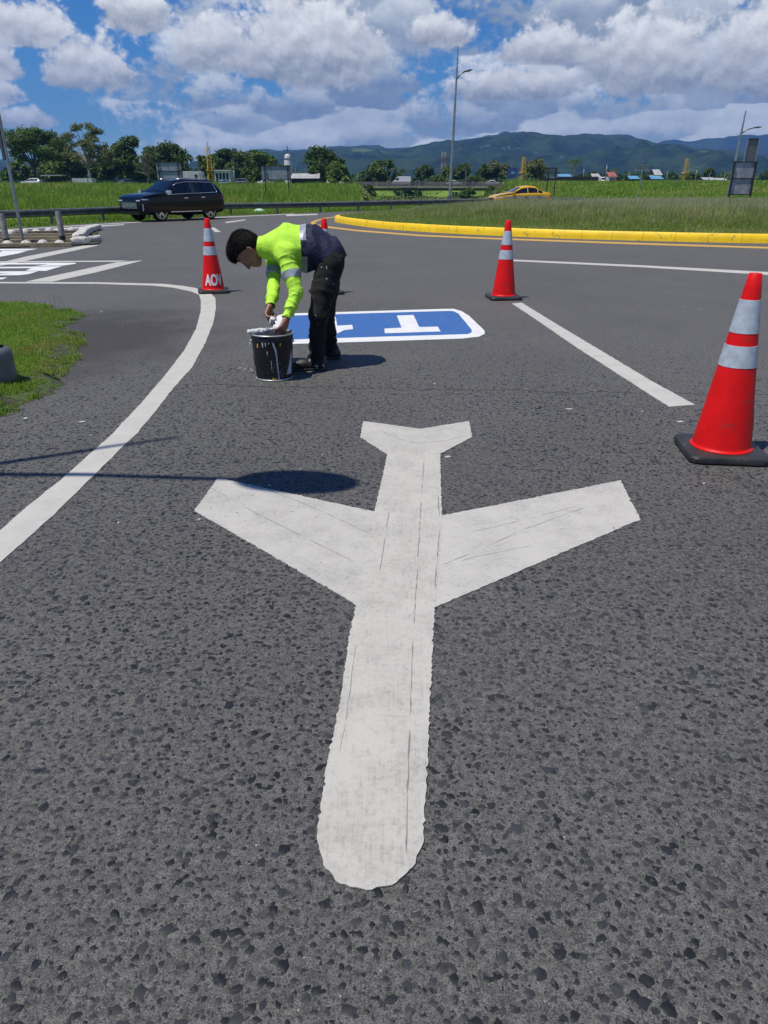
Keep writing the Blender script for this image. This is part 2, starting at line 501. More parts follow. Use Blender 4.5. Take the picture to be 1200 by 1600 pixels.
M['mesh_green'] = material('mesh_green', (0.012, 0.04, 0.03), 0.8, var=0.3, vscale=0.6)
M['bark'] = material('bark', (0.075, 0.062, 0.05), 0.9, var=0.3, vscale=3, bump=0.02, bscale=12)
M['palebark'] = material('pale_bark', (0.24, 0.22, 0.19), 0.9, var=0.3, vscale=3)
M['leafdark'] = foliage('leaf_dark', (0.020, 0.046, 0.010), (0.085, 0.150, 0.024))
M['leafmid'] = foliage('leaf_mid', (0.034, 0.075, 0.012), (0.140, 0.220, 0.038))
M['leafolive'] = foliage('leaf_olive', (0.055, 0.078, 0.024), (0.200, 0.225, 0.080))
M['leaflight'] = foliage('leaf_light', (0.055, 0.105, 0.014), (0.16, 0.25, 0.040))
M['grass_field'] = foliage('grass_field', (0.100, 0.200, 0.016), (0.250, 0.370, 0.055), 0.42, dry=((0.34, 0.33, 0.10), 0.12))
M['grass_island'] = foliage('grass_island', (0.150, 0.220, 0.034), (0.340, 0.400, 0.110), 0.5, dry=((0.33, 0.31, 0.12), 0.5))
M['grass_near'] = foliage('grass_near', (0.070, 0.175, 0.012), (0.270, 0.410, 0.060), 0.45, dry=((0.34, 0.29, 0.10), 1.9))
M['stem'] = foliage('dry_stem', (0.30, 0.32, 0.14), (0.58, 0.53, 0.34), 0.45)
M['litter'] = material('litter_bag', (0.40, 0.62, 0.45), 0.5)


# ------------------------------------------------------------------ mesh builder
def mesh_obj(name, verts, faces, mats, parent=None, smooth=False, matidx=None, loc=None, angle=None):
    me = bpy.data.meshes.new(name)
    if loc is not None:
        verts = [(v[0] - loc[0], v[1] - loc[1], v[2] - loc[2]) for v in verts]
    me.from_pydata([tuple(v) for v in verts], [], [tuple(f) for f in faces])
    for m in (mats if isinstance(mats, (list, tuple)) else [mats]):
        me.materials.append(m)
    if matidx is not None:
        me.polygons.foreach_set('material_index', matidx)
    if smooth:
        me.polygons.foreach_set('use_smooth', [True] * len(me.polygons))
        if angle:
            me.set_sharp_from_angle(angle=R(angle))
    me.update()
    o = bpy.data.objects.new(name, me)
    COL.objects.link(o)
    if loc is not None:
        o.location = loc
    if parent is not None:
        o.parent = parent
    return o


def np_mesh(name, verts, quads, mats, parent=None, tris=None):
    """fast path for big meshes; verts (n,3), quads (m,4), tris (k,3)"""
    me = bpy.data.meshes.new(name)
    verts = np.asarray(verts, np.float32)
    quads = np.zeros((0, 4), np.int32) if quads is None else np.asarray(quads, np.int32)
    tris = np.zeros((0, 3), np.int32) if tris is None else np.asarray(tris, np.int32)
    me.vertices.add(len(verts))
    me.vertices.foreach_set('co', verts.ravel())
    nl = quads.size + tris.size
    me.loops.add(nl)
    me.loops.foreach_set('vertex_index', np.concatenate([quads.ravel(), tris.ravel()]))
    me.polygons.add(len(quads) + len(tris))
    st = np.concatenate([np.arange(len(quads)) * 4, quads.size + np.arange(len(tris)) * 3]).astype(np.int32)
    me.polygons.foreach_set('loop_start', st)
    for m in (mats if isinstance(mats, (list, tuple)) else [mats]):
        me.materials.append(m)
    me.update(calc_edges=True)
    me.validate()
    o = bpy.data.objects.new(name, me)
    COL.objects.link(o)
    if parent is not None:
        o.parent = parent
    return o


class MB:
    def __init__(s):
        s.v, s.f = [], []

    def box(s, c, size, rz=0.0, mat=None, taper=1.0):
        x, y, z = (k / 2 for k in size)
        b = len(s.v)
        rot = mat if mat is not None else Matrix.Rotation(rz, 3, 'Z')
        for sz in (-1, 1):
            k = taper if sz > 0 else 1.0
            for sx, sy in ((-1, -1), (1, -1), (1, 1), (-1, 1)):
                s.v.append(Vector(c) + rot @ Vector((sx * x * k, sy * y * k, sz * z)))
        for q in ((0, 3, 2, 1), (4, 5, 6, 7), (0, 1, 5, 4), (1, 2, 6, 5), (2, 3, 7, 6), (3, 0, 4, 7)):
            s.f.append(tuple(b + i for i in q))
        return s

    def beam(s, a, b, w, h=None):
        a, b = Vector(a), Vector(b)
        d = b - a
        q = d.to_track_quat('X', 'Z').to_matrix()
        return s.box((a + b) / 2, (d.length, w, h or w), mat=q)

    def tube(s, pts, radii, n=8, caps=True):
        pts = [Vector(p) for p in pts]
        if not isinstance(radii, (list, tuple)):
            radii = [radii] * len(pts)
        b = len(s.v)
        up = None
        for i, p in enumerate(pts):
            d = (pts[min(i + 1, len(pts) - 1)] - pts[max(i - 1, 0)]).normalized()
            if up is None:
                up = d.orthogonal().normalized()
            up = (up - d * up.dot(d))
            up = up.normalized() if up.length > 1e-6 else d.orthogonal().normalized()
            sd_ = d.cross(up)
            for k in range(n):
                a = 2 * math.pi * k / n
                s.v.append(p + (up * math.cos(a) + sd_ * math.sin(a)) * radii[i])
        for i in range(len(pts) - 1):
            for k in range(n):
                k2 = (k + 1) % n
                s.f.append((b + i * n + k, b + i * n + k2, b + (i + 1) * n + k2, b + (i + 1) * n + k))
        if caps:
            s.f.append(tuple(b + k for k in reversed(range(n))))
            e = b + (len(pts) - 1) * n
            s.f.append(tuple(e + k for k in range(n)))
        return s

    def lathe(s, prof, n=24, c=(0, 0, 0), closed_ends=True):
        b = len(s.v)
        for r, z in prof:
            for k in range(n):
                a = 2 * math.pi * k / n
                s.v.append(Vector((c[0] + r * math.cos(a), c[1] + r * math.sin(a), c[2] + z)))
        for i in range(len(prof) - 1):
            for k in range(n):
                k2 = (k + 1) % n
                s.f.append((b + i * n + k, b + i * n + k2, b + (i + 1) * n + k2, b + (i + 1) * n + k))
        if closed_ends:
            s.f.append(tuple(b + k for k in reversed(range(n))))
            e = b + (len(prof) - 1) * n
            s.f.append(tuple(e + k for k in range(n)))
        return s

    def prism(s, poly, z0, z1):
        """poly in xy (any order made ccw), from z0 up to z1"""
        ar = sum(poly[i][0] * poly[(i + 1) % len(poly)][1] - poly[(i + 1) % len(poly)][0] * poly[i][1] for i in range(len(poly)))
        if ar < 0:
            poly = poly[::-1]
        b, n = len(s.v), len(poly)
        for z in (z0, z1):
            for p in poly:
                s.v.append(Vector((p[0], p[1], z)))
        s.f.append(tuple(b + n + k for k in range(n)))
        for k in range(n):
            k2 = (k + 1) % n
            s.f.append((b + k, b + k2, b + n + k2, b + n + k))
        return s

    def grid(s, rows):
        b, w = len(s.v), len(rows[0])
        for r in rows:
            s.v.extend(Vector(p) for p in r)
        for i in range(len(rows) - 1):
            for k in range(w - 1):
                s.f.append((b + i * w + k, b + i * w + k + 1, b + (i + 1) * w + k + 1, b + (i + 1) * w + k))
        return s

    def build(s, name, mat, parent=None, smooth=False, loc=None, angle=None):
        return mesh_obj(name, s.v, s.f, mat, parent, smooth, loc=loc, angle=angle)


def tag(o, label=None, cat=None, group=None, kind=None):
    if label: o['label'] = label
    if cat: o['category'] = cat
    if group: o['group'] = group
    if kind: o['kind'] = kind
    return o


def thing(name, label, cat, loc=(0, 0, 0), rz=0.0, group=None):
    o = bpy.data.objects.new(name, None)
    o.empty_display_size = 0.2
    COL.objects.link(o)
    o.location = loc
    o.rotation_euler = (0, 0, rz)
    return tag(o, label, cat, group)


def copy_tree(o, parent=None):
    c = o.copy()
    COL.objects.link(c)
    if parent is not None:
        c.parent = parent
    for ch in [k for k in bpy.data.objects if k.parent == o]:
        copy_tree(ch, c)
    return c


def sstep(a, b, x):
    t = np.clip((x - a) / (b - a), 0, 1)
    return t * t * (3 - 2 * t)


def clean_poly(o):
    """triangulate concave n-gons well"""
    bm = bmesh.new()
    bm.from_mesh(o.data)
    bmesh.ops.triangulate(bm, faces=[f for f in bm.faces if len(f.verts) > 4])
    bm.to_mesh(o.data)
    bm.free()
    return o

# ================================================================== THE SETTING
def terr(x, y):
    x, y = np.asarray(x, float), np.asarray(y, float)
    d = np.hypot(x, y)
    t = x / np.maximum(y, 1.0)
    fw = sstep(0.25, 0.5, y / np.maximum(d, 1e-3))
    left = 1.25 * sstep(52, 150, d)
    right = 1.95 * sstep(64, 150, d)
    w = sstep(0.02, 0.16, t)
    z = -0.06 + fw * ((1 - w) * left + w * right) + (1 - fw) * 1.2 * sstep(60, 160, d)
    ch = sstep(-0.035, -0.005, t) * (1 - sstep(0.115, 0.165, t)) * sstep(61, 80, d) * (1 - sstep(236, 250, d)) * fw
    z = z * (1 - ch) - 2.0 * ch
    z = z + 0.06 * np.sin(x * 0.31 + 1.3) * np.sin(y * 0.23) * sstep(58, 80, d)
    return z


def tz(x, y):
    return float(terr(x, y))


# ground: one sheet to the horizon
ang = np.radians(np.concatenate([np.arange(-60, 60, 0.75), np.arange(60, 300, 6.0)]))
rad = np.concatenate([[0.4, 6, 14, 22], np.geomspace(28, 400, 90), np.geomspace(440, 6850, 24)])
A, RR = np.meshgrid(ang, rad)
gx, gy = RR * np.sin(A), RR * np.cos(A)
gz = terr(gx, gy)
nA, nR = len(ang), len(rad)
gv = np.stack([gx.ravel(), gy.ravel(), gz.ravel()], 1)
i, j = np.meshgrid(np.arange(nR - 1), np.arange(nA), indexing='ij')
j2 = (j + 1) % nA
quads = np.stack([i * nA + j, (i + 1) * nA + j, (i + 1) * nA + j2, i * nA + j2], -1).reshape(-1, 4)
cap = len(gv)
gv = np.vstack([gv, [[0, 0, -0.06]]])
tris = np.stack([np.full(nA, cap), np.arange(nA), (np.arange(nA) + 1) % nA], 1)


def ground_material():
    m = bpy.data.materials.new('ground_cover')
    m.use_nodes = True
    t = NT(m.node_tree)
    b = t.n('ShaderNodeBsdfPrincipled')
    o = t.n('ShaderNodeOutputMaterial')
    t.t.links.new(b.outputs[0], o.inputs[0])
    pos = t.n('ShaderNodeTexCoord').outputs['Object']
    a = t.noise(pos, 0.11, 5, 0.6)
    c = t.mix(t.ss(a, 0.35, 0.65), (0.060, 0.125, 0.014), (0.150, 0.235, 0.040))
    n2 = t.noise(pos, 3.0, 6, 0.7)
    c = t.mix(t.ss(n2, 0.5, 0.75, 0, 0.6), c, (0.030, 0.050, 0.012))
    n3 = t.noise(pos, 0.05, 5, 0.6)
    c = t.mix(t.ss(n3, 0.56, 0.7, 0, 0.6), c, (0.16, 0.15, 0.06))
    t.put(b.inputs['Base Color'], c)
    b.inputs['Roughness'].default_value = 0.95
    b.inputs['Specular IOR Level'].default_value = 0.1
    return m


M['ground'] = ground_material()
tag(np_mesh('ground', gv, quads, M['ground'], tris=tris), kind='structure')

# road
EDGE = [G(0, 357.5), G(170, 347.6), G(350, 337.5), G(450, 333.5), G(527, 331.0)]
road_poly = [Vector((-60, -14, 0)), Vector((60, -14, 0)), Vector((60, 66, 0)), Vector((28, 67.5, 0)), Vector((12, 61, 0)), Vector((5, 55.5, 0))] \
    + EDGE[::-1] + [Vector((-30, 8, 0)), Vector((-60, -4, 0))]
clean_poly(tag(mesh_obj('road', road_poly, [tuple(range(len(road_poly)))], M['asphalt']), kind='structure'))


# exposed aggregate: real stones proud of the binder, close to the camera
def stones():
    # one stone per jittered cell, so that they lie apart; thinning out with distance
    c = 0.0235
    gx_, gy_ = np.meshgrid(np.arange(-5.2, 5.2, c), np.arange(-0.6, 8.4, c))
    x, y = gx_.ravel(), gy_.ravel()
    x = x + RNG.uniform(-.62, .62, len(x)) * c
    y = y + RNG.uniform(-.62, .62, len(y)) * c
    keep = RNG.random(len(x)) < 0.88 * (1 - sstep(2.6, 8.0, np.hypot(x, y - .5)))
    x, y = x[keep], y[keep]
    n = len(x)
    size = np.clip(RNG.lognormal(math.log(0.0072), 0.42, n), 0.003, 0.0175)
    k = 8
    th = np.linspace(0, 2 * np.pi, k, endpoint=False)[None, :] + RNG.normal(0, 0.22, (n, k))
    rr = size[:, None] * np.clip(RNG.normal(1, 0.20, (n, k)), 0.5, 1.5)
    asp = RNG.uniform(0.55, 1.0, n)[:, None]
    ro = RNG.uniform(0, np.pi, n)[:, None]
    ex, ey = rr * np.cos(th), rr * np.sin(th) * asp
    px, py = ex * np.cos(ro) - ey * np.sin(ro), ex * np.sin(ro) + ey * np.cos(ro)
    hgt = np.clip(size * RNG.uniform(0.06, 0.18, n), 0.0005, 0.0017)
    tx, ty = RNG.normal(0, 0.10, n)[:, None], RNG.normal(0, 0.10, n)[:, None]
    low = np.stack([x[:, None] + px, y[:, None] + py, np.full((n, k), 0.0003)], -1)
    s = RNG.uniform(0.55, 0.82, n)[:, None]
    top = np.stack([x[:, None] + px * s, y[:, None] + py * s, hgt[:, None] + px * tx + py * ty], -1)
    v = np.concatenate([low, top], 1).reshape(-1, 3)
    base = (np.arange(n) * 2 * k)[:, None]
    a = np.arange(k)[None, :]
    b_ = (np.arange(k)[None, :] + 1) % k
    q = np.stack([base + a, base + b_, base + k + b_, base + k + a], -1).reshape(-1, 4)
    q2 = np.concatenate([base + k + np.array([[0, 1, 2, 3]]), base + k + np.array([[0, 3, 4, 7]]), base + k + np.array([[4, 5, 6, 7]])], 0)
    o = np_mesh('exposed_aggregate', v, np.concatenate([q, q2], 0), M['stone'])
    return tag(o, kind='stuff')


stones()


# ------------------------------------------------------------------ paint on the road
def rough_outline(pts, step=0.022, amp=0.006, closed=True, seed=0):
    rng = random.Random(seed)
    out = []
    n = len(pts)
    for a in range(n):
        p, q = Vector(pts[a][:2]), Vector(pts[(a + 1) % n][:2])
        L = (q - p).length
        k = max(1, int(L / step))
        nrm = Vector((-(q - p).y, (q - p).x)).normalized() if L > 1e-6 else Vector((0, 0))
        for i_ in range(k):
            w = p.lerp(q, i_ / k)
            out.append(w + nrm * (rng.gauss(0, 0.5) * amp if 0 < i_ else 0))
    return out


def mark(name, pts, mat, z=0.004, parent=None, amp=0.006, step=0.022, px=True, seed=0, th=0.0035):
    w = [G(*p) for p in pts] if px else [Vector((p[0], p[1], 0)) for p in pts]
    ol = rough_outline(w, step, amp, seed=seed)
    mb = MB().prism([(p.x, p.y) for p in ol], z - th, z)
    o = mb.build(name, mat, parent)
    return clean_poly(o)


# the aeroplane symbol
plane = thing('airplane_marking', 'big worn white aeroplane symbol painted on the asphalt in the foreground', 'road marking', G(610, 1000))
inv = Matrix.Translation(-plane.location)


def own(o, par):
    o.parent = par
    o.matrix_parent_inverse = Matrix.Translation(-par.location)
    return o


FUS = [(607, 700), (687.5, 700), (690.4, 806), (684, 900), (679, 950.5), (676.7, 1000), (671, 1110), (666.7, 1206.7), (660, 1323), (645, 1357), (613, 1385),
       (573, 1393), (531.7, 1383), (505, 1353), (495, 1310), (510, 1200), (531.7, 1096.7), (545, 1000), (557, 942), (575, 860), (585, 800), (600, 735)]
own(mark('fuselage', FUS, M['paint'], 0.0062, amp=0.0042, step=0.011, seed=1), plane)
own(mark('wing', [(557, 946), (304, 799), (340.4, 747.5), (584, 800.4), (600, 803), (575, 950)], M['paint_l'], 0.0045, amp=0.0042, step=0.012, seed=2), plane)
own(mark('wing', [(680, 806), (690.4, 806.7), (969.4, 751.4), (1000.5, 812.5), (678.7, 950.5), (665, 952)], M['paint_r'], 0.0045, amp=0.0045, step=0.017, seed=3), plane)
own(mark('tail', [(607, 712), (562.5, 683.7), (567.5, 658.7), (657, 671), (733, 658.7), (737.5, 683.7), (687.5, 710), (650, 716)], M['paint_l'], 0.0048, amp=0.004, step=0.017, seed=4), plane)


def seam(pts, w, z, par, seed):
    rng = random.Random(seed)
    pp = [G(*p) for p in pts]
    fine = []
    for a, b in zip(pp[:-1], pp[1:]):
        k = max(2, int((b - a).length / 0.03))
        fine += [a.lerp(b, i_ / k) + Vector((rng.gauss(0, 0.0009), rng.gauss(0, 0.0009), 0)) for i_ in range(k)]
    i0 = 0
    while i0 < len(fine) - 2:
        run = rng.randint(3, 14)
        seg = fine[i0:i0 + run]
        if len(seg) > 1:
            L, Rr = [], []
            for a_, p in enumerate(seg):
                d = (seg[min(a_ + 1, len(seg) - 1)] - seg[max(a_ - 1, 0)]).normalized()
                nn = Vector((-d.y, d.x, 0)) * w * rng.uniform(0.08, 0.42) * (0.2 if a_ in (0, len(seg) - 1) else 1)
                L.append(p + nn + Vector((0, 0, z)))
                Rr.append(p - nn + Vector((0, 0, z)))
            own(MB().grid([L, Rr]).build('lap_seam', M['seam'], None), par)
        i0 += run - 1 + (rng.randint(0, 5) if rng.random() < 0.45 else 0)


ZS = 0.0069
seam([(663, 716), (657, 800), (652, 900), (645, 1000), (641, 1120), (637, 1230), (634, 1352)], 0.007, ZS, plane, 1)
seam([(608, 800), (598, 870), (592, 900)], 0.006, ZS, plane, 2)
seam([(556, 1010), (540, 1130), (528, 1190)], 0.004, ZS, plane, 12)
seam([(330, 764), (400, 803), (470, 838), (569, 887)], 0.006, 0.0052, plane, 3)
seam([(420, 767), (480, 790), (535, 815), (580, 836)], 0.006, 0.0052, plane, 4)
seam([(690, 884), (750, 860), (820, 828), (925, 790)], 0.006, 0.0052, plane, 5)
seam([(690, 888), (740, 872), (840, 852)], 0.004, 0.0052, plane, 6)
seam([(735, 833), (800, 818), (910, 790)], 0.004, 0.0052, plane, 7)
seam([(636, 693), (690, 691), (735, 680)], 0.005, 0.0055, plane, 8)
seam([(590, 672), (620, 686), (640, 692)], 0.004, 0.0055, plane, 9)
seam([(684, 760), (687, 830), (681, 900), (679, 930)], 0.008, ZS, plane, 10)

# fresh blue T1 panel
t1 = thing('terminal_panel', 'freshly painted blue road panel with white border and T1, beyond the crouching painter', 'road marking', G(600, 508))
OUT = [(446, 490.5), (695, 483), (709, 483), (721, 486.5), (733, 494), (757, 517), (757.5, 522), (748, 526.5), (723, 529.5), (600, 533.5), (453, 538), (432, 538.5),
       (423, 536), (422, 530), (430, 498), (435, 493)]
INN = [(452, 493.8), (700.6, 486.4), (709, 487), (716, 490.5), (737, 516), (737, 519.5), (731, 522.6), (600, 526.5), (456, 531), (444, 531.5), (439, 528), (441, 520), (447, 497)]
own(mark('border', OUT, M['fresh'], 0.0042, amp=0.003, seed=5), t1)
own(mark('field', INN, M['blue'], 0.0062, amp=0.004, seed=6), t1)
own(mark('letter_t', [(620, 494), (646, 493), (655, 512), (684, 511.4), (688.5, 518.9), (601.5, 521.8), (600.6, 514.5), (627.5, 513)], M['fresh'], 0.0082, amp=0.003, seed=7), t1)
own(mark('figure_one', [(500, 497.5), (524.4, 496.6), (527, 510), (550.5, 508.6), (551.5, 515.3), (537.7, 516.9), (528, 521.6), (519, 526), (507, 526.5)], M['fresh'], 0.0082, amp=0.003, seed=8), t1)


def band_line(name, left, right, mat, label, z=0.004, group=None, amp=0.004, step=0.05, seed=0):
    o = mark(name, left + right[::-1], mat, z, amp=amp, step=step, seed=seed)
    tag(o, label, 'road marking', group)
    return o


band_line('edge_line', [(-160, 905), (0, 829.7), (35, 799), (101.5, 745), (154, 698), (174, 680), (222, 629), (258, 587), (288, 548), (306, 515), (313.5, 488), (314, 470), (311, 461), (300, 456), (270, 449.6), (240, 446.6), (150, 443.8), (0, 443), (-120, 442.6)],
          [(-150, 985), (0, 880), (77, 811.5), (150.5, 740), (192.5, 698), (212, 680), (245, 641), (270, 608), (300, 575), (321, 536), (333, 506), (337.5, 482), (336.5, 466), (328, 457.5), (312, 451.5), (288, 447.3), (255, 443.8), (150, 441.3), (0, 440.8), (-120, 440.5)],
          M['line'], 'broad white edge line bending round from the lower left to the left cone', seed=11)
band_line('lane_stripe', [(800, 474.5), (835, 498), (905, 546), (975, 591), (1045, 636)], [(815, 473.2), (870, 507), (950, 555), (1020, 597), (1086, 633)], M['line'],
          'broad white lane stripe running from the right-hand mid cone towards the nearest cone', seed=12)
band_line('lane_line', [(797, 405.6), (1000, 414.6), (1400, 436)], [(797, 408), (1000, 417.6), (1400, 442)], M['line'], 'thin straight white line across the carriageway behind the right cones', seed=13)
band_line('chevron_stripe', [(-30, 418), (43, 400.5), (130, 384), (140, 383.4)], [(-10, 417.6), (43, 407.4), (120, 391), (155, 383.4)], M['line'], 'slanting white stripe running up to the whitewashed rubble', group=None, seed=14)
band_line('chevron_stripe', [(40, 440.4), (184, 409.7), (222, 407.2)], [(82, 440.4), (150, 426), (222, 407.6)], M['line'], 'slanting white stripe with its pointed tip nearest the left cone', z=0.0045, seed=15)
band_line('cross_line', [(-120, 409.2), (0, 408.6), (200, 407.3)], [(-120, 410.8), (0, 410.2), (184, 409.4)], M['line'], 'thin white line joining the two slanting stripes on the left', z=0.0049, seed=16)
band_line('yellow_line', [(523, 338.5), (505, 341), (493, 344.2), (485, 347.6), (488, 351.2), (500, 354.6), (559, 361.6), (658, 369.2), (780, 374.4), (1000, 382.2), (1200, 388.6), (1500, 401)],
          [(523, 339.5), (506, 342.2), (496, 345.6), (492, 348), (495, 350.4), (504, 352.6), (559, 359.4), (658, 367.0), (780, 372.2), (1000, 379.8), (1200, 386), (1500, 398)],
          M['yline'], 'faded yellow line along the road below the yellow kerb', seed=17)
for k_, (poly, lab) in enumerate([([(328, 355.8), (335, 355.6), (345, 362.4), (336.5, 362.8)], 'short white lane dash right of the left cone top'),
                                  ([(352, 347), (383, 342.8), (383.5, 344.2), (353, 348.8)], 'white lane dash above the head of the painter'),
                                  ([(447, 335.6), (495, 334.1), (497, 335.7), (448, 337.8)], 'far white lane dash left of the yellow kerb tip'),
                                  ([(82, 357.5), (193, 350.3), (194, 351.6), (84, 359.8)], 'long white lane dash behind the row of white domes')]):
    tag(mark('lane_dash', poly, M['line'], 0.004, amp=0.006, step=0.1, seed=20 + k_), lab, 'road marking', 'dashes on the far lanes')
band_line('verge_line', [(-60, 363), (0, 359.6), (170, 349.4), (345, 339), (460, 334)], [(-60, 364.4), (0, 360.8), (170, 350.4), (345, 339.9), (460, 334.8)], M['line'], 'thin white line along the far grass verge under the guardrail', z=0.0045, seed=26)
word = thing('road_lettering', 'bright white stretched road lettering seen edge-on at the left edge', 'road marking', G(20, 425))
for k_, poly in enumerate([[(-60, 389.9), (0, 389.3), (59, 389), (43, 391.6), (-60, 391.8)], [(4, 392.4), (43, 392.2), (28, 396.5), (0, 401.5), (-40, 402), (-40, 395), (0, 394.6)],
                           [(-60, 411.7), (76, 410.8), (118, 411), (119, 412.4), (100, 415.2), (54, 416.2), (76, 413.4), (-60, 413.8)],
                           [(-60, 418.2), (56, 416.9), (98, 416.2), (85, 419.8), (72, 423.6), (40, 423.2), (50, 419.2), (-60, 420.2)],
                           [(-60, 424.9), (60, 424.1), (45, 428.8), (30, 430.4), (-60, 431), (20, 427.4), (-60, 426.6)], [(-60, 434.9), (12, 434), (4, 436.9), (-60, 437.4)]]):
    own(mark('letter_stroke', poly, M['fresh'], 0.0054 + 0.0001 * k_, amp=0.004, step=0.06, seed=30 + k_), word)

# paving joint across the lane and pale flecks of paint
jm = MB()
rj = random.Random(5)
ja = [G(x_, 596 + 22 * (x_ / 1200) + 5 * mnoise.noise(Vector((x_ * .013, 0, 0))) + 3 * mnoise.noise(Vector((x_ * .06, 3, 0)))) for x_ in range(300, 1260, 5)]
for a, b in zip(ja[:-1], ja[1:]):
    d = Vector((-(b - a).y, (b - a).x, 0)).normalized() * rj.uniform(0.0015, 0.0045)
    jm.grid([[a + d + Vector((0, 0, .0022)), b + d + Vector((0, 0, .0022))], [a - d + Vector((0, 0, .0022)), b - d + Vector((0, 0, .0022))]])
tag(jm.build('road_joint', M['joint']), kind='structure')
fl = MB()
spots = [(130, 660 + 0), (40, 655), (158, 487), (523, 488), (700, 715), (1062, 660), (890, 640)]
for _ in range(70):
    x_, y_ = rj.uniform(0, 1200), 345 + 480 * rj.random() ** 1.3
    spots.append((x_, y_))
spots += [(rj.gauss(372 + 14, 13), rj.gauss(578, 3.0)) for _ in range(34)]
spots += [(rj.gauss(600, 45), rj.gauss(485, 8)) for _ in range(20)]
for x_, y_ in spots:
    c = G(x_, y_)
    s = rj.uniform(0.003, 0.009) if (x_, y_) not in spots[:7] else 0.02
    k = rj.randint(4, 6)
    a0 = rj.random() * 6
    fl.prism([(c.x + s * rj.uniform(.6, 1.8) * math.cos(a0 + 6.283 * i_ / k), c.y + s * rj.uniform(.5, 1.0) * math.sin(a0 + 6.283 * i_ / k)) for i_ in range(k)], 0.001, 0.0075 + rj.random() * 0.001)
tag(fl.build('paint_flecks', M['whitestone']), kind='stuff')

# ------------------------------------------------------------------ roundabout island
KPX = [(523, 347), (545, 351), (596, 357.7), (658, 362), (701, 364.8), (743, 366.8), (780, 368.6), (867, 372.4), (1000, 376.2), (1100, 378.6), (1200, 380.6)]
K0 = [G(*p) for p in KPX]
K1 = K0 + [Vector((14.5, 21.4, 0)), Vector((20, 21.2, 0)), Vector((27, 23.5, 0)), Vector((33, 28.5, 0)), Vector((36, 36, 0)), Vector((33, 45, 0)), Vector((24, 51, 0)), Vector((13, 51, 0)), Vector((5, 47.5, 0)), Vector((0.5, 43, 0)), Vector((-1.7, 38.8, 0)), Vector((-2.35, 36.6, 0))]


def chaikin(p, n=2, closed=True):
    for _ in range(n):
        q = []
        for a in range(len(p) if closed else len(p) - 1):
            u_, v_ = p[a], p[(a + 1) % len(p)]
            q += [u_.lerp(v_, 0.25), u_.lerp(v_, 0.75)]
        if not closed:
            q = [p[0]] + q + [p[-1]]
        p = q
    return p


def resample(p, step, closed=True):
    pp = p + [p[0]] if closed else p
    out, acc = [pp[0].copy()], 0.0
    for a, b in zip(pp[:-1], pp[1:]):
        L = (b - a).length
        while acc + L >= step:
            k = (step - acc) / L
            a = a.lerp(b, k)
            out.append(a.copy())
            L = (b - a).length
            acc = 0.0
        acc += L
    return out


KER = resample(chaikin(K1, 2), 0.9)
KH, KW = 0.245, 0.24
cen = Vector((15, 38, 0))


def inward(pts, i_):
    a, b = pts[i_ - 1], pts[(i_ + 1) % len(pts)]
    d = (b - a).normalized()
    nn = Vector((-d.y, d.x, 0))
    return nn if nn.dot(cen - pts[i_]) > 0 else -nn


INW = [inward(KER, i_) for i_ in range(len(KER))]
kerb = thing('yellow_kerb', 'bright yellow painted kerb round the grassy roundabout island', 'kerb', KER[0])
PROF = [(0.0, 0.0), (0.012, 0.10), (0.03, 0.20), (0.06, 0.238), (0.11, KH), (0.23, KH), (0.245, 0.10)]
rk = random.Random(3)
for i_ in range(len(KER)):
    a, b = KER[i_], KER[(i_ + 1) % len(KER)]
    na, nb = INW[i_], INW[(i_ + 1) % len(KER)]
    g = 0.004 / max((b - a).length, .1)
    jz = rk.uniform(-0.004, 0.004)
    rows = []
    for k in (g, 0.34, 0.67, 1 - g):
        p, nn = a.lerp(b, k), na.lerp(nb, k).normalized()
        rows.append([p + nn * (u_ + jz) + Vector((0, 0, w_ * (1 + jz))) for u_, w_ in PROF])
    mb = MB().grid(rows)
    n_ = len(PROF)
    mb.f.append(tuple(reversed(range(n_))))
    mb.f.append(tuple(3 * n_ + k for k in range(n_)))
    own(mb.build('kerb_stone', M['kerb'], smooth=True, angle=40), kerb)

INNER = [KER[i_] + INW[i_] * 0.235 for i_ in range(len(KER))]
rows = []
for k in (0, 0.05, 0.12, 0.25, 0.45, 0.7, 0.95):
    z = 0.20 + 0.34 * float(sstep(0, 0.45, k))
    rows.append([Vector((*(p.lerp(cen, k)).xy, z)) for p in INNER + [INNER[0]]])
mb = MB().grid(rows)
mb.f.append(tuple(len(rows) * len(rows[0]) - len(rows[0]) + k for k in range(len(rows[0]) - 1)))
tag(mb.build('island_mound', M['ground'], smooth=True), kind='structure')

# point in polygon and mound height, vectorised
IP = np.array([(p.x, p.y) for p in INNER])


def inside(poly, x, y):
    r = np.zeros(len(x), bool)
    n = len(poly)
    j_ = n - 1
    for a in range(n):
        xi, yi, xj, yj = *poly[a], *poly[j_]
        c = ((yi > y) != (yj > y)) & (x < (xj - xi) * (y - yi) / (yj - yi + 1e-12) + xi)
        r ^= c
        j_ = a
    return r


def seg_dist(poly, x, y):
    d = np.full(len(x), 1e9)
    for a in range(len(poly)):
        p, q = poly[a], poly[(a + 1) % len(poly)]
        e = q - p
        t = np.clip(((x - p[0]) * e[0] + (y - p[1]) * e[1]) / (e @ e + 1e-12), 0, 1)
        d = np.minimum(d, np.hypot(x - p[0] - t * e[0], y - p[1] - t * e[1]))
    return d


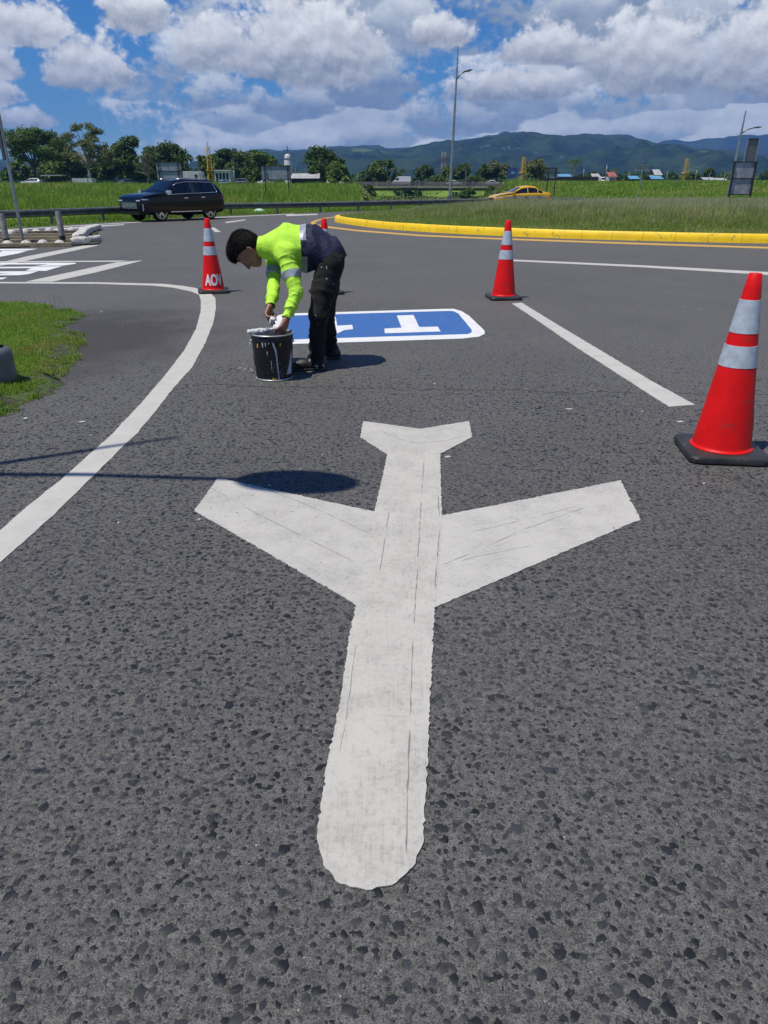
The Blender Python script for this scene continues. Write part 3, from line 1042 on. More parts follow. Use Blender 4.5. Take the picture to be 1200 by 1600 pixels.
def blades(name, x, y, z, h, w, mat, lean=0.35, parent=None):
    n = len(x)
    az = RNG.uniform(0, 2 * np.pi, n)
    wx, wy = np.cos(az) * w / 2, np.sin(az) * w / 2
    la = RNG.uniform(0, 2 * np.pi, n)
    l1_ = np.abs(RNG.normal(0, lean, n)) * h
    lx, ly = np.cos(la) * l1_, np.sin(la) * l1_
    zm, zt = z + h * 0.55, z + h * np.sqrt(np.clip(1 - (l1_ / h) ** 2 * 0.5, 0.2, 1))
    v = np.empty((n, 5, 3))
    v[:, 0] = np.stack([x - wx, y - wy, z - 0.02], 1)
    v[:, 1] = np.stack([x + wx, y + wy, z - 0.02], 1)
    v[:, 2] = np.stack([x + wx * .8 + lx * .35, y + wy * .8 + ly * .35, zm], 1)
    v[:, 3] = np.stack([x - wx * .8 + lx * .35, y - wy * .8 + ly * .35, zm], 1)
    v[:, 4] = np.stack([x + lx, y + ly, zt], 1)
    b = np.arange(n)[:, None] * 5
    o = np_mesh(name, v.reshape(-1, 3), b + np.array([[0, 1, 2, 3]]), mat, parent, tris=b + np.array([[3, 2, 4]]))
    return o


def island_grass():
    n = 330000
    x = RNG.uniform(-3, 30, n)
    y = 21 + 29 * RNG.random(n) ** 1.25
    ok = inside(IP, x, y) & (np.abs(x / y) < 0.57)
    x, y = x[ok], y[ok]
    d = seg_dist(IP, x, y)
    z = 0.20 + 0.34 * sstep(0, 7.0, d)
    clump = np.array([mnoise.noise(Vector((a * 0.9, b * 0.9, 0))) for a, b in zip(x, y)])
    h = (0.09 + 0.16 * sstep(0.2, 6, d)) * RNG.uniform(0.6, 1.4, len(x)) * (1 + 0.35 * clump)
    tag(blades('island_grass', x, y, z, np.clip(h, .05, .6), RNG.uniform(0.012, 0.026, len(x)), M['grass_island'], 0.65), kind='stuff')
    m = 120000
    x = RNG.uniform(-3, 30, m)
    y = 24 + 25 * RNG.random(m)
    ok = inside(IP, x, y) & (np.abs(x / y) < 0.57)
    x, y = x[ok], y[ok]
    d = seg_dist(IP, x, y)
    k = RNG.random(len(x)) < sstep(0.4, 7, d)
    x, y, d = x[k], y[k], d[k]
    z = 0.20 + 0.34 * sstep(0, 7.0, d)
    h = RNG.uniform(0.20, 0.48, len(x)) * (0.6 + 0.4 * sstep(1, 7, d))
    tag(blades('seed_stems', x, y, z, h, RNG.uniform(0.008, 0.016, len(x)), M['stem'], 0.3), kind='stuff')


island_grass()


def field_grass():
    xs, ys = [], []
    for (t0, t1, d0, d1, n) in ((-0.62, -0.012, 45, 175, 95000), (0.02, 0.60, 63, 175, 70000), (-0.04, 0.17, 58, 112, 16000), (-0.03, 0.15, 110, 180, 9000)):
        t = RNG.uniform(t0, t1, n)
        y = d0 * np.exp(RNG.random(n) * math.log(d1 / d0))
        xs.append(t * y)
        ys.append(y)
    x, y = np.concatenate(xs), np.concatenate(ys)
    # keep off the road and behind the guardrail
    rp = np.array([(p.x, p.y) for p in road_poly])
    keep = ~inside(rp, x, y)
    x, y = x[keep], y[keep]
    d = seg_dist(rp, x, y)
    keep = d > 2.2
    x, y, d = x[keep], y[keep], d[keep]
    cl = np.array([mnoise.noise(Vector((a * 0.16, b * 0.10, 4))) for a, b in zip(x, y)])
    r = np.hypot(x, y)
    h = (0.18 + 0.50 * sstep(2, 14, d)) * RNG.uniform(0.5, 1.25, len(x)) * np.clip(1 + 1.0 * cl, 0.25, 2)
    h = np.where(x / y > 0.17, h * 0.55, np.where((x / y > -.03) & (x / y < .15), h * .4, h))
    tag(blades('field_grass', x, y, terr(x, y), np.clip(h, .1, 1.4), RNG.uniform(0.04, 0.09, len(x)) * (r / 70), M['grass_field'], 0.75), kind='stuff')
    # mown verge between the road edge and the rail
    n = 40000
    E = [Vector((-24, 16, 0))] + EDGE + [Vector((5, 55.5, 0)), Vector((12, 61, 0)), Vector((28, 67.5, 0))]
    ln = [(E[a + 1] - E[a]).length for a in range(len(E) - 1)]
    pick = RNG.choice(len(ln), n, p=np.array(ln) / sum(ln))
    k = RNG.random(n)
    P0 = np.array([(E[a].x, E[a].y) for a in range(len(ln))])[pick]
    P1 = np.array([(E[a + 1].x, E[a + 1].y) for a in range(len(ln))])[pick]
    dr = P1 - P0
    nn = np.stack([-dr[:, 1], dr[:, 0]], 1) / np.linalg.norm(dr, axis=1)[:, None]
    off = RNG.uniform(0.02, 3.4, n)[:, None]
    q = P0 + dr * k[:, None] + nn * off
    h = RNG.uniform(0.06, 0.20, n) * (0.6 + 0.5 * off[:, 0])
    tag(blades('verge_grass', q[:, 0], q[:, 1], terr(q[:, 0], q[:, 1]), h, RNG.uniform(0.02, 0.05, n), M['grass_field'], 0.7), kind='stuff')


field_grass()

# near verge at the left
VPX = [(-260, 468), (0, 474), (40, 475), (75, 480), (104, 488), (131, 497), (108, 507), (92, 512), (124, 527), (118, 540), (106, 562), (98, 575), (85, 591), (80, 608), (50, 625), (16, 639), (0, 650), (-60, 676), (-300, 740)]
VP = [G(*p) for p in VPX]
vr = rough_outline(VP, 0.06, 0.09, seed=9)
cv = Vector((sum(p.x for p in vr) / len(vr), sum(p.y for p in vr) / len(vr), 0))
rows = []
for k, z in ((0, 0.003), (0.04, 0.022), (0.12, 0.04), (0.4, 0.06), (0.9, 0.07)):
    rows.append([Vector((*(Vector((p.x, p.y, 0)).lerp(cv, k)).xy, z)) for p in vr + [vr[0]]])
mb = MB().grid(rows)
mb.f.append(tuple(len(rows) * len(rows[0]) - len(rows[0]) + k for k in range(len(rows[0]) - 1)))
tag(mb.build('verge_soil', M['turfsoil'], smooth=True), kind='structure')
VA = np.array([(p.x, p.y) for p in VP])


def near_grass():
    n = 520000
    x = RNG.uniform(-7.0, -2.6, n)
    y = RNG.uniform(4.0, 11.5, n)
    d = seg_dist(VA, x, y)
    ins = inside(VA, x, y) & (x / (y * .911 + .63) > -0.58)
    cl = np.array([mnoise.fractal(Vector((a * 2.6, b * 2.6, 0)), 0.7, 2.0, 3) for a, b in zip(x, y)])
    ok = (ins & (d > 0.10 - 0.30 * cl)) | (~inside(VA, x, y) & (d < 0.04 + 0.14 * cl) & (RNG.random(n) < 0.22) & (x / (y * .911 + .63) > -0.58))
    x, y, d, cl = x[ok], y[ok], d[ok], cl[ok]
    keep = RNG.random(len(x)) < np.clip(0.80 + cl * 0.8, 0.25, 1)
    x, y, d = x[keep], y[keep], d[keep]
    z = 0.02 + 0.045 * sstep(0, 0.6, d)
    h = RNG.uniform(0.022, 0.062, len(x)) * (0.6 + 0.75 * sstep(0.1, 1.0, d))
    tag(blades('verge_turf', x, y, z, h, RNG.uniform(0.004, 0.010, len(x)), M['grass_near'], 0.9), kind='stuff')
    n = 26
    x, y = RNG.uniform(-6.2, -3.9, n), RNG.uniform(8.0, 10.0, n)
    ok = inside(VA, x, y)
    tag(blades('dry_stalks', x[ok], y[ok], np.full(ok.sum(), 0.04), RNG.uniform(0.18, 0.36, ok.sum()), np.full(ok.sum(), 0.006), M['stem'], 0.35), kind='stuff')


near_grass()

# ================================================================== HILLS AND AIR
def hill_material(name, a, b, c, sc):
    m = bpy.data.materials.new(name)
    m.use_nodes = True
    t = NT(m.node_tree)
    bs = t.n('ShaderNodeBsdfPrincipled')
    o = t.n('ShaderNodeOutputMaterial')
    t.t.links.new(bs.outputs[0], o.inputs[0])
    pos = t.n('ShaderNodeTexCoord').outputs['Object']
    n = t.noise(pos, 0.010 * sc, 8, 0.7)
    col = t.mix(t.ss(n, 0.38, 0.62), a, b)
    n2 = t.noise(pos, 0.0016 * sc, 6, 0.62)
    col = t.mix(t.ss(n2, 0.60, 0.68, 0, 0.85), col, c)
    t.put(bs.inputs['Base Color'], col)
    bs.inputs['Roughness'].default_value = 1.0
    bs.inputs['Specular IOR Level'].default_value = 0.0
    bn = t.n('ShaderNodeBump')
    bn.inputs['Distance'].default_value = 30.0
    t.put(bn.inputs['Height'], n)
    t.put(bs.inputs['Normal'], bn.outputs[0])
    return m


def hills(name, prof, r0, rp, r1, mat, namp, seed, nr=70):
    prof = sorted(prof)
    az = np.radians(np.arange(-62, 62, 0.22))
    pa = np.array([math.radians(azel(x, 289)[0]) for x, y in prof])
    pe = np.array([math.radians(24.33 - math.degrees(math.atan((800 - y) / F))) * -1 for x, y in prof])
    el = np.interp(az, pa, pe)
    el = el + np.array([0.0030 * mnoise.fractal(Vector((a * 26, seed, 0)), 0.75, 2.1, 6) for a in az])
    ker = np.hanning(5)
    el = np.convolve(np.pad(el, 3, 'edge'), ker / ker.sum(), 'valid')
    rr = np.linspace(r0, r1, nr)
    V_ = np.zeros((nr, len(az), 3))
    for a in range(nr):
        k = (rr[a] - r0) / (rp - r0)
        for b in range(len(az)):
            x, y = rr[a] * math.sin(az[b]), rr[a] * math.cos(az[b])
            Hp = el[b] * rp + CAMH
            if k <= 1:
                s = k * k * (3 - 2 * k) * 0.62 + 0.38 * k
            else:
                s = 1 - 0.5 * (k - 1) * (rp - r0) / (r1 - rp)
            q = Vector((x * 0.0016, y * 0.0016, seed))
            nz = mnoise.ridged_multi_fractal(q, 0.9, 2.1, 6, 1.0, 2.0) - 1.1
            env = min(k * 3, 1) * (1 - 0.70 * math.exp(-((k - 1) / 0.10) ** 2))
            z = -2 + Hp * s + namp * nz * env * min(1, Hp / 120)
            cap_ = CAMH + el[b] * rr[a] * (1 if k <= 1 else rp / rr[a])
            V_[a, b] = (x, y, min(z, cap_ * 0.985 if k < 0.97 else z))
    V_[:, :, 2] += np.array([[8 * mnoise.noise(Vector((V_[a, b, 0] * .012, V_[a, b, 1] * .012, seed))) * min(1, a / 8) for b in range(len(az))] for a in range(nr)])
    na = len(az)
    i_, j_ = np.meshgrid(np.arange(nr - 1), np.arange(na - 1), indexing='ij')
    q = np.stack([i_ * na + j_, i_ * na + j_ + 1, (i_ + 1) * na + j_ + 1, (i_ + 1) * na + j_], -1).reshape(-1, 4)
    o = np_mesh(name, V_.reshape(-1, 3), q, mat)
    o.data.polygons.foreach_set('use_smooth', [True] * len(o.data.polygons))
    return tag(o, kind='structure')


HM1 = hill_material('hill_forest', (0.008, 0.017, 0.005), (0.034, 0.058, 0.015), (0.110, 0.160, 0.045), 1.0)
HM2 = hill_material('far_forest', (0.006, 0.013, 0.006), (0.016, 0.028, 0.010), (0.03, 0.045, 0.02), 0.6)
hills('hills', [(-900, 262), (-300, 258), (0, 258), (40, 256), (110, 258), (200, 262), (300, 256), (345, 244), (390, 237), (440, 239), (490, 236), (560, 231.5), (580, 234), (600, 235), (640, 229),
                (700, 219), (760, 214), (808, 209), (850, 211), (905, 211), (950, 216), (990, 221), (1050, 231), (1110, 240), (1200, 248), (1500, 256), (2100, 260)], 1700, 4500, 5300, HM1, 95, 2.0)
hills('far_hills', [(-900, 268), (500, 262), (800, 240), (960, 233), (1030, 226), (1100, 221), (1160, 217), (1230, 214), (1400, 225), (2100, 250)], 5350, 6300, 6700, HM2, 50, 7.0, 40)
hz = MB().box((0, 0, 260), (14000, 14000, 530)).build('haze', None)
hz.data.materials.clear()
hm = bpy.data.materials.new('haze')
hm.use_nodes = True
ht = NT(hm.node_tree)
pv = ht.n('ShaderNodeVolumePrincipled')
pv.inputs['Color'].default_value = (0.21, 0.45, 0.97, 1)
pv.inputs['Density'].default_value = 0.000145
pv.inputs['Anisotropy'].default_value = 0.2
ho = ht.n('ShaderNodeOutputMaterial')
ht.t.links.new(pv.outputs[0], ho.inputs['Volume'])
hz.data.materials.append(hm)
tag(hz, kind='stuff')


# ================================================================== STREET FURNITURE
RAILPTS = [Vector((-32, 8, 0)), Vector((-24.5, 18, 0)), G(0, 329, .6), G(170, 323, .6), G(350, 317.3, .6), G(450, 316, .6), G(560, 314.2, .6), G(700, 311.2, .6), Vector((11.2, 61.8, 0)), Vector((18, 66.5, 0))]
RAILPTS = [Vector((p.x, p.y, 0)) for p in RAILPTS]
RL = resample(chaikin(RAILPTS, 2, False), 1.0, False)
rail = thing('guardrail', 'long weathered steel guardrail along the far grass verge behind the dark car', 'guardrail', RL[0])
WP = [(0.0, 0.60), (0.05, 0.585), (0.085, 0.54), (0.085, 0.50), (0.03, 0.465), (0.015, 0.445), (0.03, 0.425), (0.085, 0.39), (0.085, 0.35), (0.05, 0.305), (0.0, 0.29)]


def roadward(i_):
    a, b = RL[max(i_ - 1, 0)], RL[min(i_ + 1, len(RL) - 1)]
    d = (b - a).normalized()
    return Vector((d.y, -d.x, 0))


for s0 in range(0, len(RL) - 4, 4):
    rows = []
    for i_ in range(s0, min(s0 + 5, len(RL))):
        p, nn = RL[i_], roadward(i_)
        if i_ == s0 + 4:
            p = p + (RL[i_] - RL[i_ - 1]) * 0.12 + nn * 0.006
        rows.append([p + nn * u_ + Vector((0, 0, w_)) for u_, w_ in WP] + [p + nn * (u_ - 0.012) + Vector((0, 0, w_)) for u_, w_ in WP[::-1]])
        rows[-1].append(rows[-1][0])
    own(MB().grid(rows).build('rail_beam', M['galvdark'], smooth=True, angle=50), rail)
for i_ in range(1, len(RL), 3):
    p, nn = RL[i_], roadward(i_)
    own(MB().box(p - nn * 0.085 + Vector((0, 0, 0.22)), (0.09, 0.13, 0.68), math.atan2(nn.y, nn.x)).build('rail_post', M['galvdark']), rail)

# rounded end of a second guardrail in the near verge
ge = thing('guardrail_end', 'rounded grey steel guardrail end in the grass at the left edge', 'guardrail', G(-40, 600))
ex, ey = P(20, 575, 5.85).x, 5.85
mb = MB()
rows = []
for k in range(13):
    a = math.pi * k / 12
    cx, cy = ex - 0.17 + 0.16 * math.sin(a), ey + 0.15 * math.cos(a)
    rows.append((cx, cy, math.sin(a), math.cos(a)))
rows = [(ex - 2.6, ey + 0.15, 0, 1)] + rows + [(ex - 2.6, ey - 0.15, 0, -1)]
gr = []
for cx, cy, nx, ny in rows:
    ln = []
    for o_, z in [(-.03, .035), (.0, .03), (.014, .07), (.018, .12), (.015, .16), (.013, .19), (.014, .22), (.018, .25), (.014, .29), (.0, .318), (-.035, .33)]:
        ln.append((cx + nx * o_, cy + ny * o_, z))
    gr.append(ln)
own(mb.grid(gr).build('end_terminal', M['galvdark'], smooth=True), ge)
own(MB().box((ex - 0.9, ey, 0.16), (0.12, 0.1, 0.40)).build('rail_post', M['galvdark']), ge)
own(MB().box((ex - 1.45, ey, 0.318), (2.4, 0.24, 0.012)).build('top_plate', M['galvdark']), ge)

# divider strip with domes
SOILPX = [(-140, 389.6), (0, 388.2), (110, 384.6), (141, 383.2), (156, 381), (158, 374), (150, 368), (155, 359), (146, 357.6), (128, 362), (0, 368), (-140, 374)]
cz = [G(*p) for p in SOILPX]
tag(clean_poly(MB().prism([(p.x, p.y) for p in cz], 0.0, 0.03).build('divider_bed', M['soil'])), kind='structure')
for (ya, yb), lab in zip(((367.2, 364.6), (371.2, 370.2), (375.6, 374.6), (381.0, 379.6), (388.2, 385.4)),
                         ('farthest', 'second farthest', 'middle', 'second nearest', 'nearest')):
    a, b = G(-140, ya + (3 if ya < 368 else 1)), G(128 if ya < 380 else 112, yb)
    d = (b - a)
    mb = MB().beam(a + Vector((0, 0, .055)), b + Vector((0, 0, .055)), 0.13, 0.10)
    tag(mb.build('divider_curb', M['ochre']), lab + ' of the pale low curbs running along the dome island', 'curb', 'pale curbs of the divider')


def dome_proto():
    mb = MB()
    prof = [(0.155, 0.0), (0.155, 0.02)] + [(0.15 * math.cos(a), 0.02 + 0.13 * math.sin(a)) for a in (0.25, 0.5, 0.75, 1.0, 1.25, 1.45)] + [(0.004, 0.151)]
    mb.lathe(prof, 16)
    o = mb.build('lane_dome', M['whitestone'], smooth=True, angle=50)
    for a in (-2.2, -0.6):
        c = (0.118 * math.cos(a), 0.118 * math.sin(a), 0.085)
        b = MB().lathe([(0.018, 0.0), (0.018, 0.012), (0.006, 0.014)], 8, c).build('bolt_hole', M['joint'], o)
    return o


dp = dome_proto()
DOMES = [(12.7, 386.2, 'front row, by the foot of the left grey post'), (41.8, 385.6, 'front row, by the foot of the tall sign pole'), (68, 385.4, 'front row, midway between sign pole and right grey post'), (94, 385, 'front row, by the foot of the right grey post'),
         (-22, 387, 'front row, just beyond the left edge'), (-8, 368.5, 'back row, cut by the left edge'), (18.4, 367, 'back row, second from left'), (39, 366.4, 'back row, behind the sign pole'), (57.4, 365.8, 'back row, right of the sign pole'), (77, 364.4, 'back row, midway'),
         (95, 363.6, 'back row, behind the right grey post'), (113, 362.6, 'back row, second from the rubble'), (130, 362.2, 'back row, nearest the rubble')]
for k_, (px, py, lab) in enumerate(DOMES):
    o = dp if k_ == 0 else copy_tree(dp)
    c = G(px, py)
    o.location = (c.x, c.y, 0.028)
    o.rotation_euler = (0, 0, 0.7 * k_)
    o.scale = (1, 1, 0.9 + 0.2 * random.random())
    tag(o, 'chipped white half-round lane dome, ' + lab, 'lane dome', 'white lane domes')


def rubble(a, b, w, h, label, seed):
    rng = random.Random(seed)
    bm = bmesh.new()
    bmesh.ops.create_icosphere(bm, subdivisions=3, radius=1.0)
    a, b = Vector(a), Vector(b)
    L = (b - a).length / 2
    for v in bm.verts:
        s = Vector((math.copysign(abs(v.co.x) ** .6, v.co.x), math.copysign(abs(v.co.y) ** .7, v.co.y), math.copysign(abs(v.co.z) ** .6, v.co.z)))
        k = 1 + 0.22 * mnoise.noise(v.co * 2.2 + Vector((seed, 0, 0)))
        v.co = Vector((s.x * L, s.y * w / 2, s.z * h / 2)) * k
    me = bpy.data.meshes.new('whitewashed_rubble')
    bm.to_mesh(me)
    bm.free()
    me.materials.append(M['whitestone'])
    for p in me.polygons: p.use_smooth = True
    o = bpy.data.objects.new('whitewashed_rubble', me)
    COL.objects.link(o)
    d = b - a
    o.location = (a + b) / 2 + Vector((0, 0, h * 0.42 + 0.02))
    o.rotation_euler = (0, 0, math.atan2(d.y, d.x))
    return tag(o, label, 'rubble', 'whitewashed rubble at the island tip')


rubble(G(112, 383.6), G(141, 382.6), .34, .22, 'whitewashed concrete lump lying nearest the camera at the island tip', 1)
rubble(G(122, 379.5), G(131, 373), .34, .26, 'whitewashed upright concrete lump at the bend of the island tip', 2)
rubble(G(127, 374), G(136, 366), .32, .24, 'middle whitewashed lump of the curving rubble row', 3)
rubble(G(133, 367), G(144, 362), .34, .22, 'whitewashed rubble lump second from the far end', 4)
rubble(G(141, 362.5), G(155, 358.5), .34, .20, 'farthest whitewashed lump of the curving rubble row', 5)
a, b = G(139, 379.6), G(157, 378.2)
tag(MB().tube([a + Vector((0, 0, .1)), b + Vector((0, 0, .1))], [.085, .095], 12).build('painted_log', M['whitestone'], smooth=True, angle=50), 'white painted log lying at the road end of the island', 'log')


def grey_post(px, py, ytop, label):
    c = G(px, py)
    h = P(px - 3, ytop, c.y).z
    o = thing('marker_post', label, 'post', c, group='grey posts on the divider')
    MB().lathe([(0.085, 0.0), (0.08, 0.05), (0.078, h - .02), (0.07, h)], 14).build('shaft', M['postgrey'], o, smooth=True, angle=40)
    MB().lathe([(0.082, 0.0), (0.082, 0.11)], 14, (0, 0, h * .12)).build('base_band', M['darksteel'], o, smooth=True, angle=40)
    return o


grey_post(12, 385, 333.5, 'left of the two stout grey posts, at the left edge')
grey_post(99, 380.5, 330, 'right of the two stout grey posts, beside the rubble')
c = G(37, 381)
sp = thing('sign_pole', 'tall slim steel pole at the left edge with a sign plate seen edge-on', 'sign pole', c)
MB().tube([(0, 0, 0), (0, 0, 3.35)], 0.045, 10).build('pole', M['galv'], sp, smooth=True, angle=50)
MB().box((-0.20, 0.28, 2.72), (0.05, 0.75, 1.15), R(30)).build('sign_plate', M['darksteel'], sp)


# ------------------------------------------------------------------ street lamps
def street_lamp(loc, hj, ht, arm, label, r0=0.11, head=(1.0, 0.32), rise=0.5, lean=(0, 0), grp='grey street lamps'):
    o = thing('street_lamp', label, 'street lamp', loc, group=grp)
    k = hj / ht
    MB().tube([(0, 0, -.2), (lean[0] * k * .5, lean[1] * k * .5, hj * .5), (lean[0] * k, lean[1] * k, hj), (lean[0], lean[1], ht)], [r0, r0 * .72, r0 * .5, r0 * .28], 12).build('pole', M['galv'], o, smooth=True, angle=50)
    j = Vector((lean[0] * k, lean[1] * k, hj))
    a = Vector((arm[0], arm[1], rise))
    MB().tube([j - Vector((0, 0, .15)), j + a * .5 + Vector((0, 0, .05)), j + a], [r0 * .42, r0 * .36, r0 * .34], 8).build('arm', M['galv'], o, smooth=True)
    d = Vector((arm[0], arm[1], rise * .35)).normalized()
    sdv = Vector((-d.y, d.x, 0)).normalized()
    up = d.cross(sdv) * -1
    if up.z < 0: up = -up
    bm = bmesh.new()
    bmesh.ops.create_uvsphere(bm, u_segments=20, v_segments=10, radius=1)
    for v in bm.verts:
        z = v.co.z * (0.10 if v.co.z > 0 else 0.03)
        v.co = j + a + d * (head[0] * .42 + v.co.x * head[0] / 2) + sdv * v.co.y * head[1] / 2 + up * z
    me = bpy.data.meshes.new('lamp_head')
    bm.to_mesh(me); bm.free()
    me.materials.append(M['darksteel'])
    for p in me.polygons: p.use_smooth = True
    h = bpy.data.objects.new('lamp_head', me)
    COL.objects.link(h)
    h.parent = o
    MB().lathe([(0.01, 0), (head[1] * .3, 0.0), (head[1] * .3, -.03), (0.01, -.035)], 12, tuple(j + a + d * head[0] * .5 - up * .02)).build('lens', M['lens'], o, smooth=True)
    MB().box((0, 0, 0.6), (r0 * 1.3, r0 * 2.06, 0.45)).build('access_door', M['galvdark'], o)
    return o


b = P(702.5, 309.5, 62)
jz, tz_ = P(712, 121, 62), P(716, 72, 62)
hd = P(723, 113, 62)
street_lamp((b.x, 62, tz(b.x, 62)), jz.z - tz(b.x, 62), tz_.z - tz(b.x, 62), (hd.x - jz.x, 0), 'tall grey street lamp with one arm in the middle of the picture', 0.14, (0.75, 0.30), hd.z - jz.z, (tz_.x - b.x, 0))
b = P(1137, 309, 75)
jz, tz_ = P(1154, 206, 75), P(1165.5, 173, 75)
hd = P(1171, 200.5, 75)
street_lamp((b.x, 75, tz(b.x, 75)), jz.z - tz(b.x, 75), tz_.z - tz(b.x, 75), (hd.x - jz.x, 0), 'leaning grey street lamp at the right edge beside the big sign back', 0.17, (0.95, 0.30), hd.z - jz.z, (tz_.x - b.x, 0))
# lamp just outside the frame on the left: its shadow crosses the road
Hj = 4.6
sx, sy = math.sin(R(62)) / math.tan(R(SUN_EL)), math.cos(R(62)) / math.tan(R(SUN_EL))
J = G(-84, 736.5)
bx, by = J.x - sx * Hj, J.y - sy * Hj
tip, hc = G(285, 687), G(466, 752)
ht_ = Hj + ((tip.x - J.x) * sx + (tip.y - J.y) * sy) / (sx * sx + sy * sy)
rise = 0.35
av = Vector((hc.x - J.x - sx * rise, hc.y - J.y - sy * rise, 0))
av *= (av.length - 0.29) / av.length
street_lamp((bx, by, -.05), Hj, ht_, (av.x, av.y), 'near street lamp just outside the left edge whose shadow falls on the road', 0.075, (0.70, 0.36), rise)


# ------------------------------------------------------------------ sign backs
def sign_back(name, label, px0, px1, splits, d, legs, postmat='darksteel', sheetmat='signback', pw=0.09, cols=1, grp='backs of road signs', yref=None):
    ym = (splits[0] + splits[-1]) / 2 if yref is None else yref
    x0, x1 = P(px0, ym, d).x, P(px1, ym, d).x
    zs = [P((px0 + px1) / 2, y, d).z for y in splits]
    o = thing(name, label, 'road sign', (P(legs[0], ym, d).x if legs else x0, d, tz(x0, d)), group=grp)
    w = (x1 - x0) / cols
    for a in range(len(zs) - 1):
        for c_ in range(cols):
            own(MB().box((x0 + w * (c_ + .5), d, (zs[a] + zs[a + 1]) / 2), (w - .02, .03, zs[a] - zs[a + 1] - .03)).build('panel', M[sheetmat]), o)
    for z in zs:
        own(MB().box(((x0 + x1) / 2, d - .055, z), (x1 - x0 + .06, .06, .07)).build('rail', M[postmat]), o)
    for px in legs:
        x = P(px, ym, d).x
        zb = tz(x, d) - .2
        own(MB().box((x, d - .13, (zs[0] + zb) / 2 + .03), (pw, pw, zs[0] - zb + .06)).build('leg', M[postmat]), o)
    return o


sign_back('road_sign', 'grey back of a two-row road sign above the dark car', 245, 284, [253.5, 267.5, 281], 82, [249, 279], cols=2)
sign_back('road_sign', 'grey back of a wide road sign on two dark legs beside the water tank', 408.5, 454.5, [259, 281], 76, [414, 450], cols=3)
sign_back('road_sign', 'small grey sign back on two dark legs behind the yellow taxi', 854, 871.5, [262.5, 270, 279], 84, [856, 868], cols=1)
sign_back('road_sign', 'small pale sign back on a single thin grey post in the right field', 992.5, 1014.5, [258, 266.5], 78, [1003], 'galv', pw=.07)
sb = sign_back('road_sign', 'large sign back in a black frame with a narrow panel above, right edge', 1143, 1175.5, [253, 279, 304], 60, [1142.5, 1176], cols=2, pw=.12)
x0, x1 = P(1165, 235, 60).x, P(1182.5, 235, 60).x
z0, z1 = P(1174, 252, 60).z, P(1174, 217.5, 60).z
own(MB().box(((x0 + x1) / 2, 60, (z0 + z1) / 2), (x1 - x0, .04, z1 - z0)).build('top_panel', M['cargrey']), sb)
for x in (x0, x1):
    own(MB().box((x, 59.95, (z0 + z1) / 2), (.07, .1, z1 - z0 + .1)).build('rail', M['galv']), sb)
own(MB().box(((x0 + x1) / 2, 59.95, z1), (x1 - x0 - .08, .1, .1)).build('rail', M['darksteel']), sb)


# ------------------------------------------------------------------ lattice masts
def lattice(name, label, px, ytop, d, wb, wt, mat, nseg=7, grp='yellow lattice masts', top='M', white=None):
    x = P(px, 289, d).x
    z0 = tz(x, d) - .1
    z1 = P(px, ytop, d).z
    o = thing(name, label, 'mast', (x, d, z0), rz=0.4, group=grp)
    H = z1 - z0
    cs = [(1, 1), (-1, 1), (-1, -1), (1, -1)]

    def pt(k, c):
        w = (wb + (wt - wb) * k) / 2
        return Vector((cs[c % 4][0] * w, cs[c % 4][1] * w, H * k))
    t = max(0.035, wb * .05)
    for c_ in range(4):
        MB().beam(pt(0, c_), pt(1, c_), t).build('leg', M[mat], o)
    for s in range(nseg):
        mb = MB()
        for c_ in range(4):
            a, b = s / nseg, (s + 1) / nseg
            mb.beam(pt(a, c_), pt(b, c_ + 1), t * .7)
            mb.beam(pt(a, c_ + 1), pt(b, c_), t * .7)
            mb.beam(pt(b, c_), pt(b, c_ + 1), t * .7)
        mm = mat if not white or s % 2 == 0 else white
        mb.build('brace', M[mm], o)
    MB().box((0, 0, H * .42), (wb * 1.25, wb * 1.25, .18)).build('platform', M[mat], o)
    MB().tube([(0, 0, H), (0, 0, H * 1.10)], .05, 6).build('spike', M['darksteel'], o)
    return o


lattice('lattice_mast', 'yellow lattice mast behind the dark car, tallest of the three', 330, 229, 165, 1.1, 0.55, 'lattice')
lattice('lattice_mast', 'yellow lattice mast rising right behind the taxi', 816, 245, 165, 0.95, 0.5, 'lattice')
lattice('lattice_mast', 'yellow lattice mast in the right-hand field near the big sign', 1068, 247, 165, 0.95, 0.5, 'lattice')
lattice('radio_mast', 'distant red and white radio mast left of the middle street lamp', 692, 238, 330, 1.7, 1.5, 'latred', 6, None, white='whitewall')


# ------------------------------------------------------------------ traffic cones
CH, RB, RT = 1.015, 0.172, 0.036


def cone_r(z):
    return RB + (RT - RB) * (z - 0.05) / CH


def text_mesh(body, size, bold=0.012):
    cu = bpy.data.curves.new('t', 'FONT')
    cu.body = body
    cu.size = size
    cu.offset = bold * size / .15
    ob = bpy.data.objects.new('t', cu)
    COL.objects.link(ob)
    dg = bpy.context.evaluated_depsgraph_get()
    me = bpy.data.meshes.new_from_object(ob.evaluated_get(dg))
    bpy.data.objects.remove(ob)
    bpy.data.curves.remove(cu)
    bm = bmesh.new()
    bm.from_mesh(me)
    bpy.data.meshes.remove(me)
    for _ in range(3):
        le = [e for e in bm.edges if e.calc_length() > size * .16]
        if le:
            bmesh.ops.subdivide_edges(bm, edges=le, cuts=1)
            bmesh.ops.triangulate(bm, faces=bm.faces[:])
    return bm


